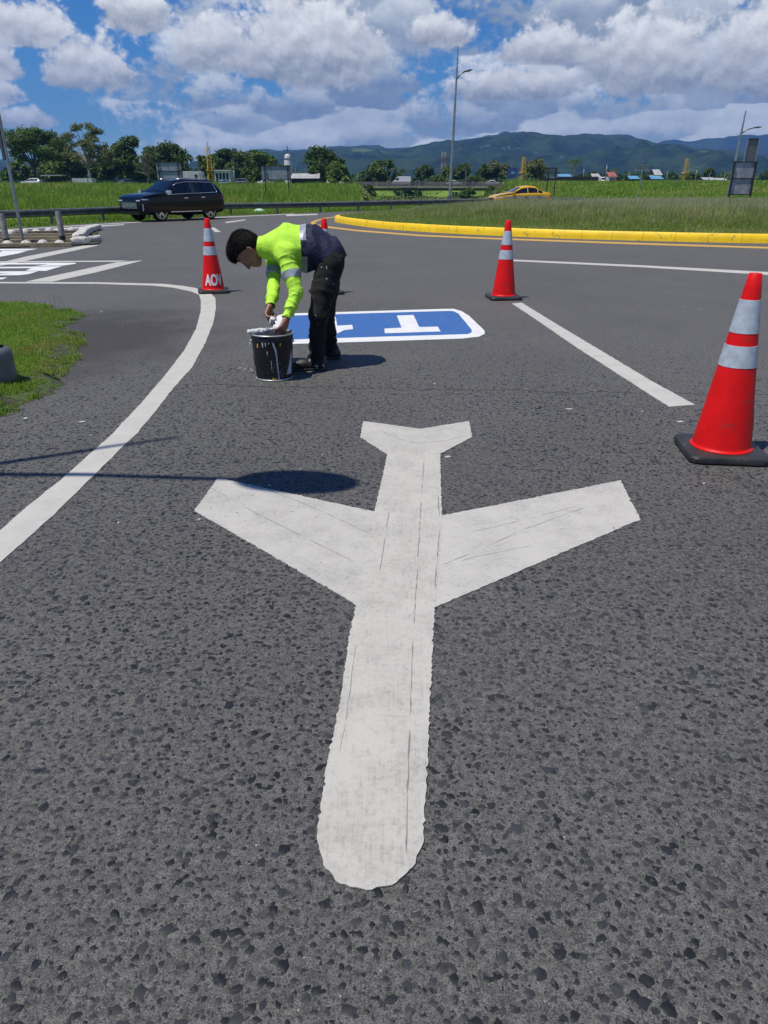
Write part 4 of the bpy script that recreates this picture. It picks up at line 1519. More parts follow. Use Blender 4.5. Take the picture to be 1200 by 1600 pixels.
def cone(label, loc, rz, text_angle, text='AOV', grp='red traffic cones'):
    o = thing('traffic_cone', label, 'traffic cone', loc, rz, grp)
    def rsq(hw_, rc):
        out = []
        for q in range(4):
            cx, cy = [(1, 1), (-1, 1), (-1, -1), (1, -1)][q]
            for a in np.linspace(q * math.pi / 2, (q + 1) * math.pi / 2, 6):
                out.append((cx * (hw_ - rc) + rc * math.cos(a), cy * (hw_ - rc) + rc * math.sin(a)))
        return out
    bmb = MB()
    rings = [[Vector((x, y, z)) for x, y in rsq(h_, .06)] for h_, z in ((.222, .002), (.234, .010), (.236, .034), (.230, .046), (.218, .0515))]
    bmb.grid([r + [r[0]] for r in rings])
    w_ = len(rings[0]) + 1
    bmb.f.append(tuple(4 * w_ + k for k in range(w_ - 1)))
    bmb.f.append(tuple(reversed(range(w_ - 1))))
    b = bmb.build('base', M['rubber'], o, smooth=True, angle=35)
    prof = [(RB + .010, .0535), (RB + .009, .058), (RB + .002, .062), (cone_r(.072), .072)]
    for k in np.linspace(0.03, 1.0, 14):
        z = .05 + CH * k
        prof.append((cone_r(z), z))
    prof += [(RT - .004, .05 + CH + .004), (RT - .010, .05 + CH), (RT - .012, .05 + CH - .08)]
    MB().lathe(prof, 40, closed_ends=False).build('shell', M['red'], o, smooth=True, angle=40)
    for a, c in ((0.135, 0.315), (0.385, 0.505)):
        z1, z0 = .05 + CH * (1 - a), .05 + CH * (1 - c)
        MB().lathe([(cone_r(z0) - .002, z0 - .001), (cone_r(z0) + .0022, z0), (cone_r((z0 + z1) / 2) + .0022, (z0 + z1) / 2), (cone_r(z1) + .0022, z1), (cone_r(z1) - .002, z1 + .001)], 40, closed_ends=False).build('reflective_collar', M['sheet'], o, smooth=True, angle=40)
    if text:
        bm = text_mesh(text, 0.195, 0.006)
        zb = 0.125
        for v in bm.verts:
            z = zb + v.co.y * 1.12
            r = cone_r(z) + .003
            a = text_angle + v.co.x * 0.66 / 0.155
            v.co = Vector((r * math.cos(a), r * math.sin(a), z))
        me = bpy.data.meshes.new('lettering')
        bm.to_mesh(me); bm.free()
        me.materials.append(M['lettering'])
        t = bpy.data.objects.new('lettering', me)
        COL.objects.link(t); t.parent = o
    return o


cone('nearest and largest traffic cone, at the right edge', G(1124, 708), R(-7), R(-22))
cone('traffic cone with AOV lettering standing on the white edge line at left', G(334, 456.5), R(14), R(-134))
cone('traffic cone standing at the end of the white lane stripe, right of the blue panel', G(786.5, 466.5), R(6), R(-30))
cone('traffic cone mostly hidden behind the bending painter', G(510, 458.5), R(20), R(60))


# ------------------------------------------------------------------ vehicles
SPEC = {
    'suv': dict(L=4.62, st=[(2.31, .40, .80, .84, .68, .58), (2.26, .31, .92, .97, .84, .72), (2.0, .28, .98, 1.06, .92, .80), (1.5, .27, 1.02, 1.12, .935, .82), (1.08, .27, 1.04, 1.15, .935, .80),
                            (.30, .23, 1.05, 1.60, .93, .63), (-.3, .23, 1.065, 1.675, .93, .66), (-1.1, .23, 1.085, 1.66, .93, .65), (-1.75, .28, 1.11, 1.64, .93, .63), (-2.14, .33, 1.11, 1.40, .91, .62), (-2.25, .36, 1.06, 1.09, .87, .68), (-2.31, .48, .92, .94, .78, .66)],
                wb=2.72, fo=.95, wr=.385, glass=(.98, -1.86), split=(-.12, -1.05), ws=(1.04, .34), rw=(-1.80, -2.10)),
    'sedan': dict(L=4.4, st=[(2.2, .36, .62, .64, .60, .50), (2.1, .26, .70, .75, .76, .66), (1.8, .22, .76, .83, .83, .72), (1.3, .20, .82, .92, .85, .74), (.92, .20, .85, .95, .85, .74),
                             (.15, .20, .88, 1.36, .85, .56), (-.4, .20, .89, 1.42, .85, .58), (-.9, .20, .90, 1.38, .85, .56), (-1.55, .22, .91, 1.02, .84, .62), (-1.95, .27, .90, .98, .81, .66), (-2.14, .32, .86, .90, .76, .64), (-2.2, .42, .76, .78, .68, .58)],
                  wb=2.6, fo=.88, wr=.31, glass=(.84, -1.45), split=(-.28, -1.05), ws=(.9, .18), rw=(-.95, -1.5)),
    'van': dict(L=5.4, st=[(2.7, .40, .82, .85, .70, .60), (2.62, .32, .98, 1.05, .86, .74), (2.2, .26, 1.10, 1.22, .94, .82), (1.95, .26, 1.15, 1.36, .95, .80),
                           (1.35, .26, 1.2, 2.15, .96, .76), (.9, .26, 1.2, 2.3, .96, .80), (0, .26, 1.2, 2.35, .96, .82), (-1.5, .26, 1.2, 2.35, .96, .82), (-2.6, .30, 1.2, 2.3, .95, .80), (-2.7, .38, 1.15, 2.2, .93, .78)],
                wb=3.3, fo=.95, wr=.34, glass=(1.85, .75), split=(), ws=(1.98, 1.38), rw=None),
}


def car(name, label, cat, kind, paint, loc, rz, group=None, detail=True, z0=0.0):
    S = SPEC[kind]
    o = thing(name, label, cat, (loc[0], loc[1], z0), rz, group)
    st = np.array(sorted(S['st']))
    X = st[:, 0]

    def val(x):
        return [float(np.interp(x, X, st[:, k])) for k in range(1, 6)]

    def sect(x):
        zl, zb, zt, w, wt = val(x)
        g = max(0.0, min(1.0, (zt - zb - 0.10) / 0.25))
        sh = zl + (zb - zl) * .55
        return [(0, zl), (w * .90, zl), (w * .985, zl + .10), (w, sh), (w * .985, zb - .05), (w * .94 * g + w * .95 * (1 - g), zb), (wt * 1.02 + (1 - g) * .08, zt - .05 * g - .02), (wt * .85, zt - .006), (wt * .4, zt + .008), (0, zt + .012)]
    xs = sorted(set(list(np.linspace(X[0], X[-1], 44 if detail else 22)) + list(X)))
    rows = []
    for x in xs:
        s = sect(x)
        full = [Vector((x, -y, z)) for y, z in s] + [Vector((x, y, z)) for y, z in s[-2:0:-1]]
        rows.append(full)
    n = len(rows[0])
    mb = MB()
    for r in rows: mb.v.extend(r)
    for a in range(len(rows) - 1):
        for k in range(n):
            k2 = (k + 1) % n
            mb.f.append((a * n + k, a * n + k2, (a + 1) * n + k2, (a + 1) * n + k))
    mb.f.append(tuple(reversed(range(n))))
    mb.f.append(tuple((len(rows) - 1) * n + k for k in range(n)))
    body = mb.build('body', M[paint], o, smooth=True, angle=28)
    fx = X[-1] - S['fo']
    axles = (fx, fx - S['wb'])
    if detail:
        bm = bmesh.new(); bm.from_mesh(body.data)
        bmesh.ops.recalc_face_normals(bm, faces=bm.faces[:]); bm.to_mesh(body.data); bm.free()
        cut = MB()
        for ax in axles:
            b0 = len(cut.v)
            nn = 28
            for yy in (.55, 1.3):
                for k in range(nn):
                    a = 2 * math.pi * k / nn
                    cut.v.append(Vector((ax + (S['wr'] + .055) * math.cos(a), yy, S['wr'] + (S['wr'] + .055) * math.sin(a))))
            cut.f.append(tuple(b0 + k for k in range(nn)))
            cut.f.append(tuple(b0 + nn + k for k in reversed(range(nn))))
            for k in range(nn):
                k2 = (k + 1) % nn
                cut.f.append((b0 + k2, b0 + k, b0 + nn + k, b0 + nn + k2))
            m0 = len(cut.v)
            for v in cut.v[b0:m0]: cut.v.append(Vector((v.x, -v.y, v.z)))
            for f in [f for f in cut.f if min(f) >= b0 and max(f) < m0]:
                cut.f.append(tuple(reversed([i_ + (m0 - b0) for i_ in f])))
        co = cut.build('cutter', M['plastic'])
        bm = bmesh.new(); bm.from_mesh(co.data)
        bmesh.ops.recalc_face_normals(bm, faces=bm.faces[:]); bm.to_mesh(co.data); bm.free()
        md = body.modifiers.new('b', 'BOOLEAN')
        md.operation, md.object, md.solver = 'DIFFERENCE', co, 'EXACT'
        bpy.context.view_layer.update()
        dg = bpy.context.evaluated_depsgraph_get()
        nm = bpy.data.meshes.new_from_object(body.evaluated_get(dg))
        body.modifiers.clear()
        if len(nm.polygons) > 100:
            body.data = nm
            nm.name = 'body'
            nm.polygons.foreach_set('use_smooth', [True] * len(nm.polygons))
            nm.set_sharp_from_angle(angle=R(28))
        bpy.data.objects.remove(co)

    def side(x, t):
        s = sect(x)
        (y0, za), (y1, zb_) = s[5], s[6]
        return y0 + (y1 - y0) * t, za + (zb_ - za) * t

    def width_at(x, z):
        s = sect(x)
        zz, yy = [p[1] for p in s[1:7]], [p[0] for p in s[1:7]]
        return float(np.interp(z, zz, yy))

    def patch(nm_, pts_fn, us, vs_, mat, par=o, sgn=1, off=.008):
        rows_ = []
        for u_ in us:
            rows_.append([pts_fn(u_, v_) for v_ in vs_])
        rows_ = [[Vector((p[0], sgn * (p[1] + off), p[2])) for p in r] for r in rows_]
        return MB().grid(rows_).build(nm_, M[mat], par, smooth=True)
    # side glass
    g0, g1 = S['glass']
    cuts = [g0] + list(S['split']) + [g1]
    for sg in (-1, 1):
        for a, b in zip(cuts[:-1], cuts[1:]):
            a2, b2 = a - .03, b + .03
            def fn(u_, v_):
                y, z = side(u_, v_)
                return (u_, y, z)
            patch('side_window', fn, np.linspace(a2, b2, 9), (0.12, 0.35, 0.6, 0.88), 'glass', sgn=sg)
    # windscreen and rear glass

    def top(x, s_):
        s = sect(x)
        y = s[6][0] * s_ * .88
        ys_, zs_ = [p[0] for p in s[:5:-1]], [p[1] for p in s[:5:-1]]
        return (x, y, float(np.interp(abs(y), ys_, zs_)))
    for nm_, rg in (('windscreen', S['ws']), ('rear_window', S['rw'])):
        if rg is None: continue
        rows_ = []
        d = 1 if nm_ == 'windscreen' else -1
        for x in np.linspace(rg[0] - .05 * d, rg[1] + .05 * d, 7):
            rows_.append([Vector(top(x, s_)) + Vector((.006 * d, 0, .010)) for s_ in np.linspace(-1, 1, 9)])
        MB().grid(rows_).build(nm_, M['glass'], o, smooth=True)
    # wheels
    for ax in axles:
        for sg in (-1, 1):
            wy = sg * (val(ax)[3] - .12)
            r, hw = S['wr'], .105
            prof = [(r * .72, -hw), (r * .94, -hw), (r, -hw * .7), (r, hw * .7), (r * .94, hw), (r * .76, hw), (r * .72, hw * .6)]
            wmb = MB().lathe(prof, 28 if detail else 14, closed_ends=False)
            rot = Matrix.Rotation(R(90), 4, 'X')
            w_ = wmb.build('wheel', M['tyre'], o, smooth=True, angle=40)
            w_.matrix_local = Matrix.Translation((ax, wy, r)) @ rot @ (Matrix.Identity(4) if sg < 0 else Matrix.Rotation(R(180), 4, 'X'))
            rm = MB().lathe([(.02, hw * .45), (r * .70, hw * .35), (r * .73, hw * .8), (r * .76, hw * .8)], 28 if detail else 14, closed_ends=True)
            rm.build('rim_dish', M['plastic'] if detail else M['chrome'], w_, smooth=True, angle=40)
            if detail:
                sp_ = MB()
                for k in range(10):
                    a = 2 * math.pi * k / 10 + (.12 if k % 2 else -.12)
                    q = Matrix.Rotation(a, 3, 'Z')
                    sp_.box(q @ Vector((r * .42, 0, hw * .80)), (r * .64, .034, .02), a)
                sp_.lathe([(r * .69, hw * .7), (r * .69, hw * .95), (r * .745, hw * .95), (r * .745, hw * .7)], 28, closed_ends=False)
                sp_.lathe([(.05, hw * .8), (.05, hw), (.01, hw)], 12)
                sp_.build('rim', M['chrome'], w_, smooth=True, angle=30)
    # lamps
    xf, xr = X[-1], X[0]
    zl, zb, zt, w, wt = val(xf - .12)
    for sg in (-1, 1):
        def hl(u_, v_): return (u_, width_at(u_, v_), v_)
        patch('headlight', hl, np.linspace(xf - .34, xf - .035, 7), np.linspace(zb - .085, zb - .035, 3), 'lens', sgn=sg)
        MB().box((xf - .02 + .008, sg * (val(xf - .03)[3] - .13), zb - .10), (.04, .26, .045)).build('headlight', M['lens'], o)
        zl2, zb2 = val(xr + .15)[0:2]
        patch('tail_light', hl, np.linspace(xr + .04, xr + .22, 4), np.linspace(zb2 - .2, zb2 - .05, 3), 'redlens', sgn=sg)
    if detail:
        zf = val(xf)
        MB().box((xf + .004, 0, (zf[0] + zf[1]) / 2 + .04), (.03, zf[3] * 1.7, (zf[1] - zf[0]) * .62)).build('grille', M['plastic'], o)
        for k in range(5):
            MB().box((xf + .022, 0, zf[0] + (zf[1] - zf[0]) * (.36 + .12 * k)), (.012, zf[3] * 1.6, .014)).build('grille_bar', M['chrome' if kind == 'suv' else 'plastic'], o)
        MB().box((xf - .04, 0, zf[0] - .06), (.16, zf[3] * 2.0, .10)).build('bumper', M['plastic'], o)
        for sg in (-1, 1):
            xm = g0 - .05
            y, z = side(xm, 0.1)
            mm = MB().box((xm + .02, sg * (y + .14), z + .10), (.14, .20, .14)).box((xm + .03, sg * (y + .03), z + .04), (.07, .14, .04))
            mm.build('mirror', M['chrome' if kind == 'suv' else paint], o)
            for hx in (-.02, -.98):
                xx = hx + (.0 if kind == 'suv' else -.1)
                zz = val(xx)[1] - .14
                MB().box((xx, sg * (width_at(xx, zz) + .018), zz), (.20, .03, .035)).build('door_handle', M['chrome' if kind == 'suv' else paint], o)
            # sill and belt trims, door gaps
            def strip(nm_, xa, xb, z0_, z1_, mat, off=.006):
                patch(nm_, lambda u_, v_: (u_, width_at(u_, v_), v_), np.linspace(xa, xb, 12), (z0_, z1_), mat, sgn=sg, off=off)
            if kind == 'suv':
                strip('sill_trim', fx - .5, fx - S['wb'] + .5, .36, .395, 'chrome')
                pts = [Vector((x, sg * (side(x, .06)[0] + .012), side(x, .06)[1])) for x in np.linspace(g0, g1, 12)] + [Vector((x, sg * (side(x, t_)[0] + .014), side(x, t_)[1])) for x, t_ in ((g1 - .02, .3), (g1 + .02, .6), (g1 + .10, .88))] + [Vector((x, sg * (side(x, .93)[0] + .012), side(x, .93)[1])) for x in np.linspace(g1 + .2, g0 - .5, 10)]
                MB().tube(pts, .012, 5).build('window_trim', M['chrome'], o, smooth=True)
                strip('fog_lamp_trim', xf - .10, xf - .06, .44, .70, 'chrome')
                pts = [Vector((x, sg * (val(x)[4] * .93), val(x)[2] + .045)) for x in np.linspace(.15, -1.7, 9)]
                MB().tube(pts, .018, 5).build('roof_rail', M['chrome'], o, smooth=True)
            else:
                strip('side_band', 1.9, -2.0, .58, .70, 'signback', .005)
            for x in (cuts[0] + .02, cuts[1], cuts[2] if len(cuts) > 2 else cuts[1]):
                patch('door_gap', lambda u_, v_: (u_, width_at(u_, v_), v_), (x - .006, x + .006), np.linspace(.40, val(x)[1] - .03, 6), 'plastic', sgn=sg, off=.007)
    return o


hd_ = Vector((-.62, -.785))
car('suv', 'dark blue-black car with chrome wheels driving past the guardrail', 'car', 'suv', 'suv', (-9.95, 37.15), math.atan2(hd_.y, hd_.x)).scale = (1.03, 1.03, 1.06)
tx = P(813, 300, 57.5)
car('taxi', 'yellow taxi with a grey side band behind the roundabout grass', 'taxi', 'sedan', 'taxi', (tx.x, 57.5), R(180 + 12), z0=0.06)


def far_car(kind, paint, label, px, d, ang, z=None, grp='distant cars', name='parked_car', cat='car'):
    x = P(px, 289, d).x
    return car(name, label, cat, kind, paint, (x, d), R(ang), grp, False, tz(x, d) if z is None else z)


BRZ = P(672, 291, 225).z + 0.2
far_car('suv', 'carwhite', 'white car parked under the leftmost tree', 51, 176, 172)
far_car('suv', 'cargrey', 'dark car with pale bonnet parked right of the white panels at left', 201, 182, 60)
far_car('sedan', 'carblue', 'blue car parked beside the white pillared cabin', 348, 178, 178)
far_car('suv', 'cargrey', 'grey car parked right of the blue car', 372, 178, 185)
far_car('sedan', 'carwhite', 'white car under the wide grey sign back', 417, 180, 5)
far_car('van', 'carwhite', 'white van parked left of the bridge', 524, 226, 3, name='white_van', cat='van', grp='white vans')
far_car('van', 'carwhite', 'white van driving over the bridge', 627, 231, 183, BRZ, name='white_van', cat='van', grp='white vans')
far_car('sedan', 'carwhite', 'white car at the right end of the bridge', 770, 231, 5, BRZ)
far_car('sedan', 'carwhite', 'pale car roof showing behind the bridge parapet', 709, 231, 3, BRZ)
far_car('sedan', 'cargrey', 'dark car behind the parapet in the middle of the bridge', 652, 231, 183, BRZ)
far_car('van', 'carwhite', 'white van facing the camera at the end of the black fence', 940, 290, 265, name='white_van', cat='van', grp='white vans')
far_car('sedan', 'carred', 'red car on the far road in the right field', 958, 300, 184)
far_car('suv', 'carblue', 'blue car on the far road left of the small sign post', 985, 300, 180)

# ------------------------------------------------------------------ bridge
Yb = 225.0
x0, x1 = P(556, 289, Yb).x, P(788, 289, Yb).x
zt_, zm_, zd_, zg_ = (P(672, y, Yb).z for y in (283.4, 291.0, 292.0, 296.5))
br = thing('bridge', 'low grey concrete road bridge with a barred parapet across the middle', 'bridge', (x0, Yb, tz(x0, Yb)))
for k in range(4):
    zz = zt_ + (zm_ - zt_) * (k + .5) / 4
    own(MB().box(((x0 + x1) / 2, Yb, zz), (x1 - x0, .22, (zt_ - zm_) / 4 - .10)).build('parapet_rail', M['oldconcrete']), br)
nps = 14
for k in range(nps + 1):
    x = x0 + (x1 - x0) * k / nps
    own(MB().box((x, Yb - .16, (zt_ + zm_) / 2), (.22, .16, zt_ - zm_ + .1)).build('parapet_post', M['concrete']), br)
own(MB().box(((x0 + x1) / 2, Yb + 3.8, (zd_ + zm_) / 2 - .1), (x1 - x0 + 2, 8.4, .3)).build('deck', M['concrete']), br)
own(MB().box(((x0 + x1) / 2, Yb + 3.8, (zd_ + zg_) / 2 - .28), (x1 - x0, 7.4, zd_ - zg_ - .05)).build('girder', M['oldconcrete']), br)
own(MB().box(((x0 + x1) / 2, Yb + 7.9, (zt_ + zm_) / 2 - .1), (x1 - x0, .2, zt_ - zm_)).build('far_parapet', M['concrete']), br)
for px in (628, 634, 709, 715):
    x = P(px, 300, Yb).x
    own(MB().box((x, Yb + 1.2 + (3 if px in (634, 715) else 0), (zg_ - 2.6) / 2 - .3), (.62, .8, zg_ + 2.6 - .5)).build('pier', M['concrete']), br)
own(MB().box((x1 + 1.0, Yb + 1, zm_ - .2), (2.0, 3.5, 1.7)).build('abutment', M['concrete']), br)
own(MB().box((x0 - .6, Yb + 2, zm_ - 1.0), (2.4, 5.5, 2.2)).build('abutment', M['concrete']), br)


# ------------------------------------------------------------------ sheds, cabins, screens
def boxwall(name, label, cat, px0, px1, ytop, d, mat, depth=4.0, roof=None, roofmat='roofmetal', openings=(), group=None, ang=0, base=None):
    x0, x1 = P(px0, 285, d).x, P(px1, 285, d).x
    xc = (x0 + x1) / 2
    zb = (tz(xc, d) if base is None else base) - .15
    h = P((px0 + px1) / 2, ytop, d).z - zb
    o = thing(name, label, cat, (xc, d, zb), R(ang), group)
    w = x1 - x0
    if roof == 'gable':
        hh = h * .62
        MB().box((0, depth / 2, hh / 2), (w, depth, hh)).build('wall', M[mat], o)
        mb = MB()
        mb.grid([[(-w / 2 - .4, -.5, hh), (w / 2 + .4, -.5, hh)], [(-w / 2 - .2, depth / 2, h), (w / 2 + .2, depth / 2, h)], [(-w / 2 - .4, depth + .5, hh), (w / 2 + .4, depth + .5, hh)]])
        mb.build('roof', M[roofmat], o)
        for s in (-1, 1):
            g = MB(); g.v = [Vector((s * w / 2, -.02, hh)), Vector((s * w / 2, depth + .02, hh)), Vector((s * w / 2, depth / 2, h - .06))]; g.f = [(0, 1, 2)]
            g.build('gable', M['darkwall'], o)
    elif roof == 'flat':
        MB().box((0, depth / 2, (h - .2) / 2), (w, depth, h - .2)).build('wall', M[mat], o)
        MB().box((0, depth / 2 - .1, h - .1), (w + .4, depth + .5, .2)).build('roof', M[roofmat], o)
    else:
        MB().box((0, depth / 2, h / 2), (w, depth, h)).build('wall', M[mat], o)
    for kind_, u0, u1, v0, v1 in openings:
        xa, xb = -w / 2 + w * u0, -w / 2 + w * u1
        MB().box(((xa + xb) / 2, -.02, h * (v0 + v1) / 2), (xb - xa, .05, h * (v1 - v0))).build(kind_, M['darkwall' if kind_ in ('window', 'doorway') else mat], o)
    return o


boxwall('site_cabin', 'white site cabin with a small window right of the two-row sign back', 'cabin', 287, 316, 267.5, 188, 'whitewall', 3, openings=[('window', .62, .78, .45, .8), ('panel', .05, .30, .05, .95), ('doorway', .9, .93, .05, .9)])
boxwall('pillared_cabin', 'white cabin with tall dark openings between pillars, right of the tallest yellow mast', 'cabin', 336, 361, 265.5, 190, 'whitewall', 4, 'flat', 'whitewall',
        openings=[('doorway', .08, .22, .1, .82), ('doorway', .30, .44, .1, .82), ('doorway', .52, .66, .1, .82), ('doorway', .74, .86, .1, .82)])
boxwall('metal_shed', 'long low shed with a pale sheet-metal roof beside the water tank', 'shed', 456, 497, 270.5, 200, 'darkwall', 9, 'gable')
boxwall('white_container', 'white ribbed container under the second tree from left', 'container', 113, 144, 278.5, 180, 'whitewall', 2.5, openings=[('rib', .18, .2, .05, .95), ('rib', .38, .4, .05, .95), ('rib', .58, .6, .05, .95), ('doorway', .78, .80, .05, .95)])
sh = thing('bus_shelter', 'open shelter with a flat pale roof between the two leftmost trees', 'shelter', (P(82, 285, 176).x, 176, tz(P(82, 285, 176).x, 176)))
zz = P(82, 274, 176).z - sh.location.z
MB().box((0, 1.2, zz), (4.6, 2.6, .18)).build('roof', M['roofmetal'], sh)
for xx in (-2.1, 0, 2.1):
    MB().box((xx, .2, zz / 2), (.16, .16, zz)).build('post', M['darksteel'], sh)
MB().box((0, 2.2, zz * .4), (4.4, .1, zz * .62)).build('back_panel', M['darkwall'], sh)
MB().box((0, 1.4, .5), (4.0, .5, .12)).build('bench', M['darksteel'], sh)
boxwall('screen_fence', 'long black mesh screen fence behind the small sign back', 'fence', 842, 934, 276, 172, 'darkwall', .12)
boxwall('green_screen', 'dark green mesh fence beneath the left-hand trees', 'fence', -80, 250, 281, 196, 'mesh_green', .12)
boxwall('blue_awning', 'pale blue awning roof above the black screen fence', 'awning', 871, 892, 271.8, 180, 'bluesheet', 5, 'gable', 'bluesheet')
boxwall('blue_roof_stall', 'blue-roofed stall left of the small sign post', 'stall', 984, 997, 274.5, 230, 'darkwall', 5, 'gable', 'bluesheet')
boxwall('blue_roof_stall', 'blue-roofed stall right of the small sign post', 'stall', 1018, 1034, 274.8, 230, 'darkwall', 5, 'gable', 'bluesheet')
boxwall('pink_house', 'small house with a dull red roof left of the small sign post', 'house', 951, 962, 268.5, 300, 'whitewall', 8, 'gable', 'redroof', openings=[('window', .2, .4, .2, .5), ('window', .6, .8, .2, .5)])
for k_, (p0, p1, yt, lab) in enumerate([(926, 937, 271, 'pale low house beyond the black fence end'), (1100, 1118, 277, 'pale low house beneath the round far tree'), (1120, 1136, 278, 'low grey-roofed house left of the leaning lamp'), (1022, 1032, 264.5, 'pale house on the rise right of the small sign post')]):
    boxwall('far_house', lab, 'house', p0, p1, yt, 320, 'whitewall', 8, 'gable', 'roofmetal', openings=[('window', .2, .35, .15, .45), ('doorway', .6, .75, .0, .5)], group='distant houses')
boxwall('low_wall', 'low pale wall along the far edge of the right field', 'wall', 1000, 1260, 281.6, 176, 'concrete', .3)
# blue billboard
bb = thing('billboard', 'dark blue billboard left of the mast behind the taxi', 'billboard', (P(800, 289, 200).x, 200, tz(P(800, 289, 200).x, 200)))
zb0, zb1 = P(800, 280, 200).z - bb.location.z, P(800, 262, 200).z - bb.location.z
wbb = 12 * 200 / 1240
MB().box((0, 0, (zb0 + zb1) / 2), (wbb, .25, zb1 - zb0)).build('face', M['billblue'], bb)
MB().box((0, -.14, zb0 + (zb1 - zb0) * .55), (wbb * .5, .05, (zb1 - zb0) * .25)).build('printed_block', M['bluesheet'], bb)
for s in (-1, 1):
    MB().box((s * wbb * .3, .25, zb0 / 2), (.2, .2, zb0 * 1.1)).build('leg', M['darksteel'], bb)
# tank tower
xt = P(451.5, 289, 210).x
zt0 = tz(xt, 210)
tk = thing('water_tank', 'white cylindrical tank tower with a thin mast behind the wide sign back', 'tank', (xt, 210, zt0))
ztop = P(451.5, 241, 210).z - zt0
MB().lathe([(.95, 0), (.95, ztop * .80), (.82, ztop * .84), (.82, ztop * .95), (.5, ztop), (.05, ztop + .1)], 20).build('drum', M['whitewall'], tk, smooth=True, angle=40)
MB().lathe([(1.0, ztop * .86), (1.0, ztop * .88)], 20).build('collar', M['signback'], tk)
MB().tube([(0, 0, ztop), (0, 0, P(451.5, 228, 210).z - zt0)], .1, 6).build('mast', M['darksteel'], tk)
MB().box((1.5, .5, ztop * .28), (1.0, 1.0, ztop * .56)).build('side_column', M['concrete'], tk)
# slim poles beyond the field
for k_, (px, yt, d, lab) in enumerate([(367, 262, 172, 'short lamp post left of the dense tree pair'), (910, 262, 260, 'pale pole right of the palm tree'), (945, 256, 260, 'tall pale pole between palm and red-roofed house'), (981, 268, 260, 'pale pole left of the small sign post'),
                                       (1085, 262, 200, 'thin grey pole right of the right-hand yellow mast'), (1040, 266, 260, 'thin pole left of the right-hand yellow mast'), (1130, 268, 260, 'thin pole left of the leaning lamp'), (1106, 272, 260, 'short thin pole beneath the round far tree'), (868, 268, 300, 'thin pole left of the palm tree')]):
    x = P(px, 289, d).x
    z = tz(x, d)
    o = thing('utility_pole', lab, 'pole', (x, d, z), group='distant poles')
    h = P(px, yt, d).z - z
    MB().tube([(0, 0, 0), (0, 0, h)], [.16, .10], 7).build('shaft', M['galv'], o, smooth=True)
    MB().box((0, 0, h - .15), (1.1 if k_ else 1.6, .3, .16)).build('crossarm', M['galvdark'], o)
# litter
g_ = P(404, 324, 47)
lb = MB().lathe([(.05, 0), (.28, .03), (.30, .12), (.18, .24), (.04, .27)], 10).build('plastic_bag', M['litter'], smooth=True)
lb.location = (g_.x, 47.2, tz(g_.x, 47) + .02)
lb.scale = (1.2, .8, 1)
tag(lb, 'pale green plastic bag lying on the verge under the guardrail', 'litter')


# ================================================================== TREES
def leaf_cloud(centers, radii, n, size, shell=0.55, up=0.25, squash=1.0):
    c, r = np.array(centers), np.array(radii)
    wgt = r ** 2
    idx = RNG.choice(len(c), n, p=wgt / wgt.sum())
    d = RNG.normal(0, 1, (n, 3))
    d /= np.linalg.norm(d, axis=1)[:, None]
    d[:, 2] = np.where(d[:, 2] < -.35, -d[:, 2], d[:, 2])
    rad_ = r[idx] * (shell + (1 - shell) * RNG.random(n)) * RNG.normal(1, .10, n)
    p = c[idx] + d * rad_[:, None] * np.array([1, 1, squash])
    nrm = d + RNG.normal(0, .7, (n, 3)) + np.array([0, 0, up])
    nrm /= np.linalg.norm(nrm, axis=1)[:, None]
    t = np.cross(nrm, RNG.normal(0, 1, (n, 3)))
    t /= np.linalg.norm(t, axis=1)[:, None]
    b_ = np.cross(nrm, t)
    s = size * RNG.uniform(.6, 1.35, n)[:, None]
    v = np.stack([p - t * s, p + b_ * s * .42, p + t * s, p - b_ * s * .42], 1)
    return v.reshape(-1, 3), np.arange(n * 4).reshape(n, 4)


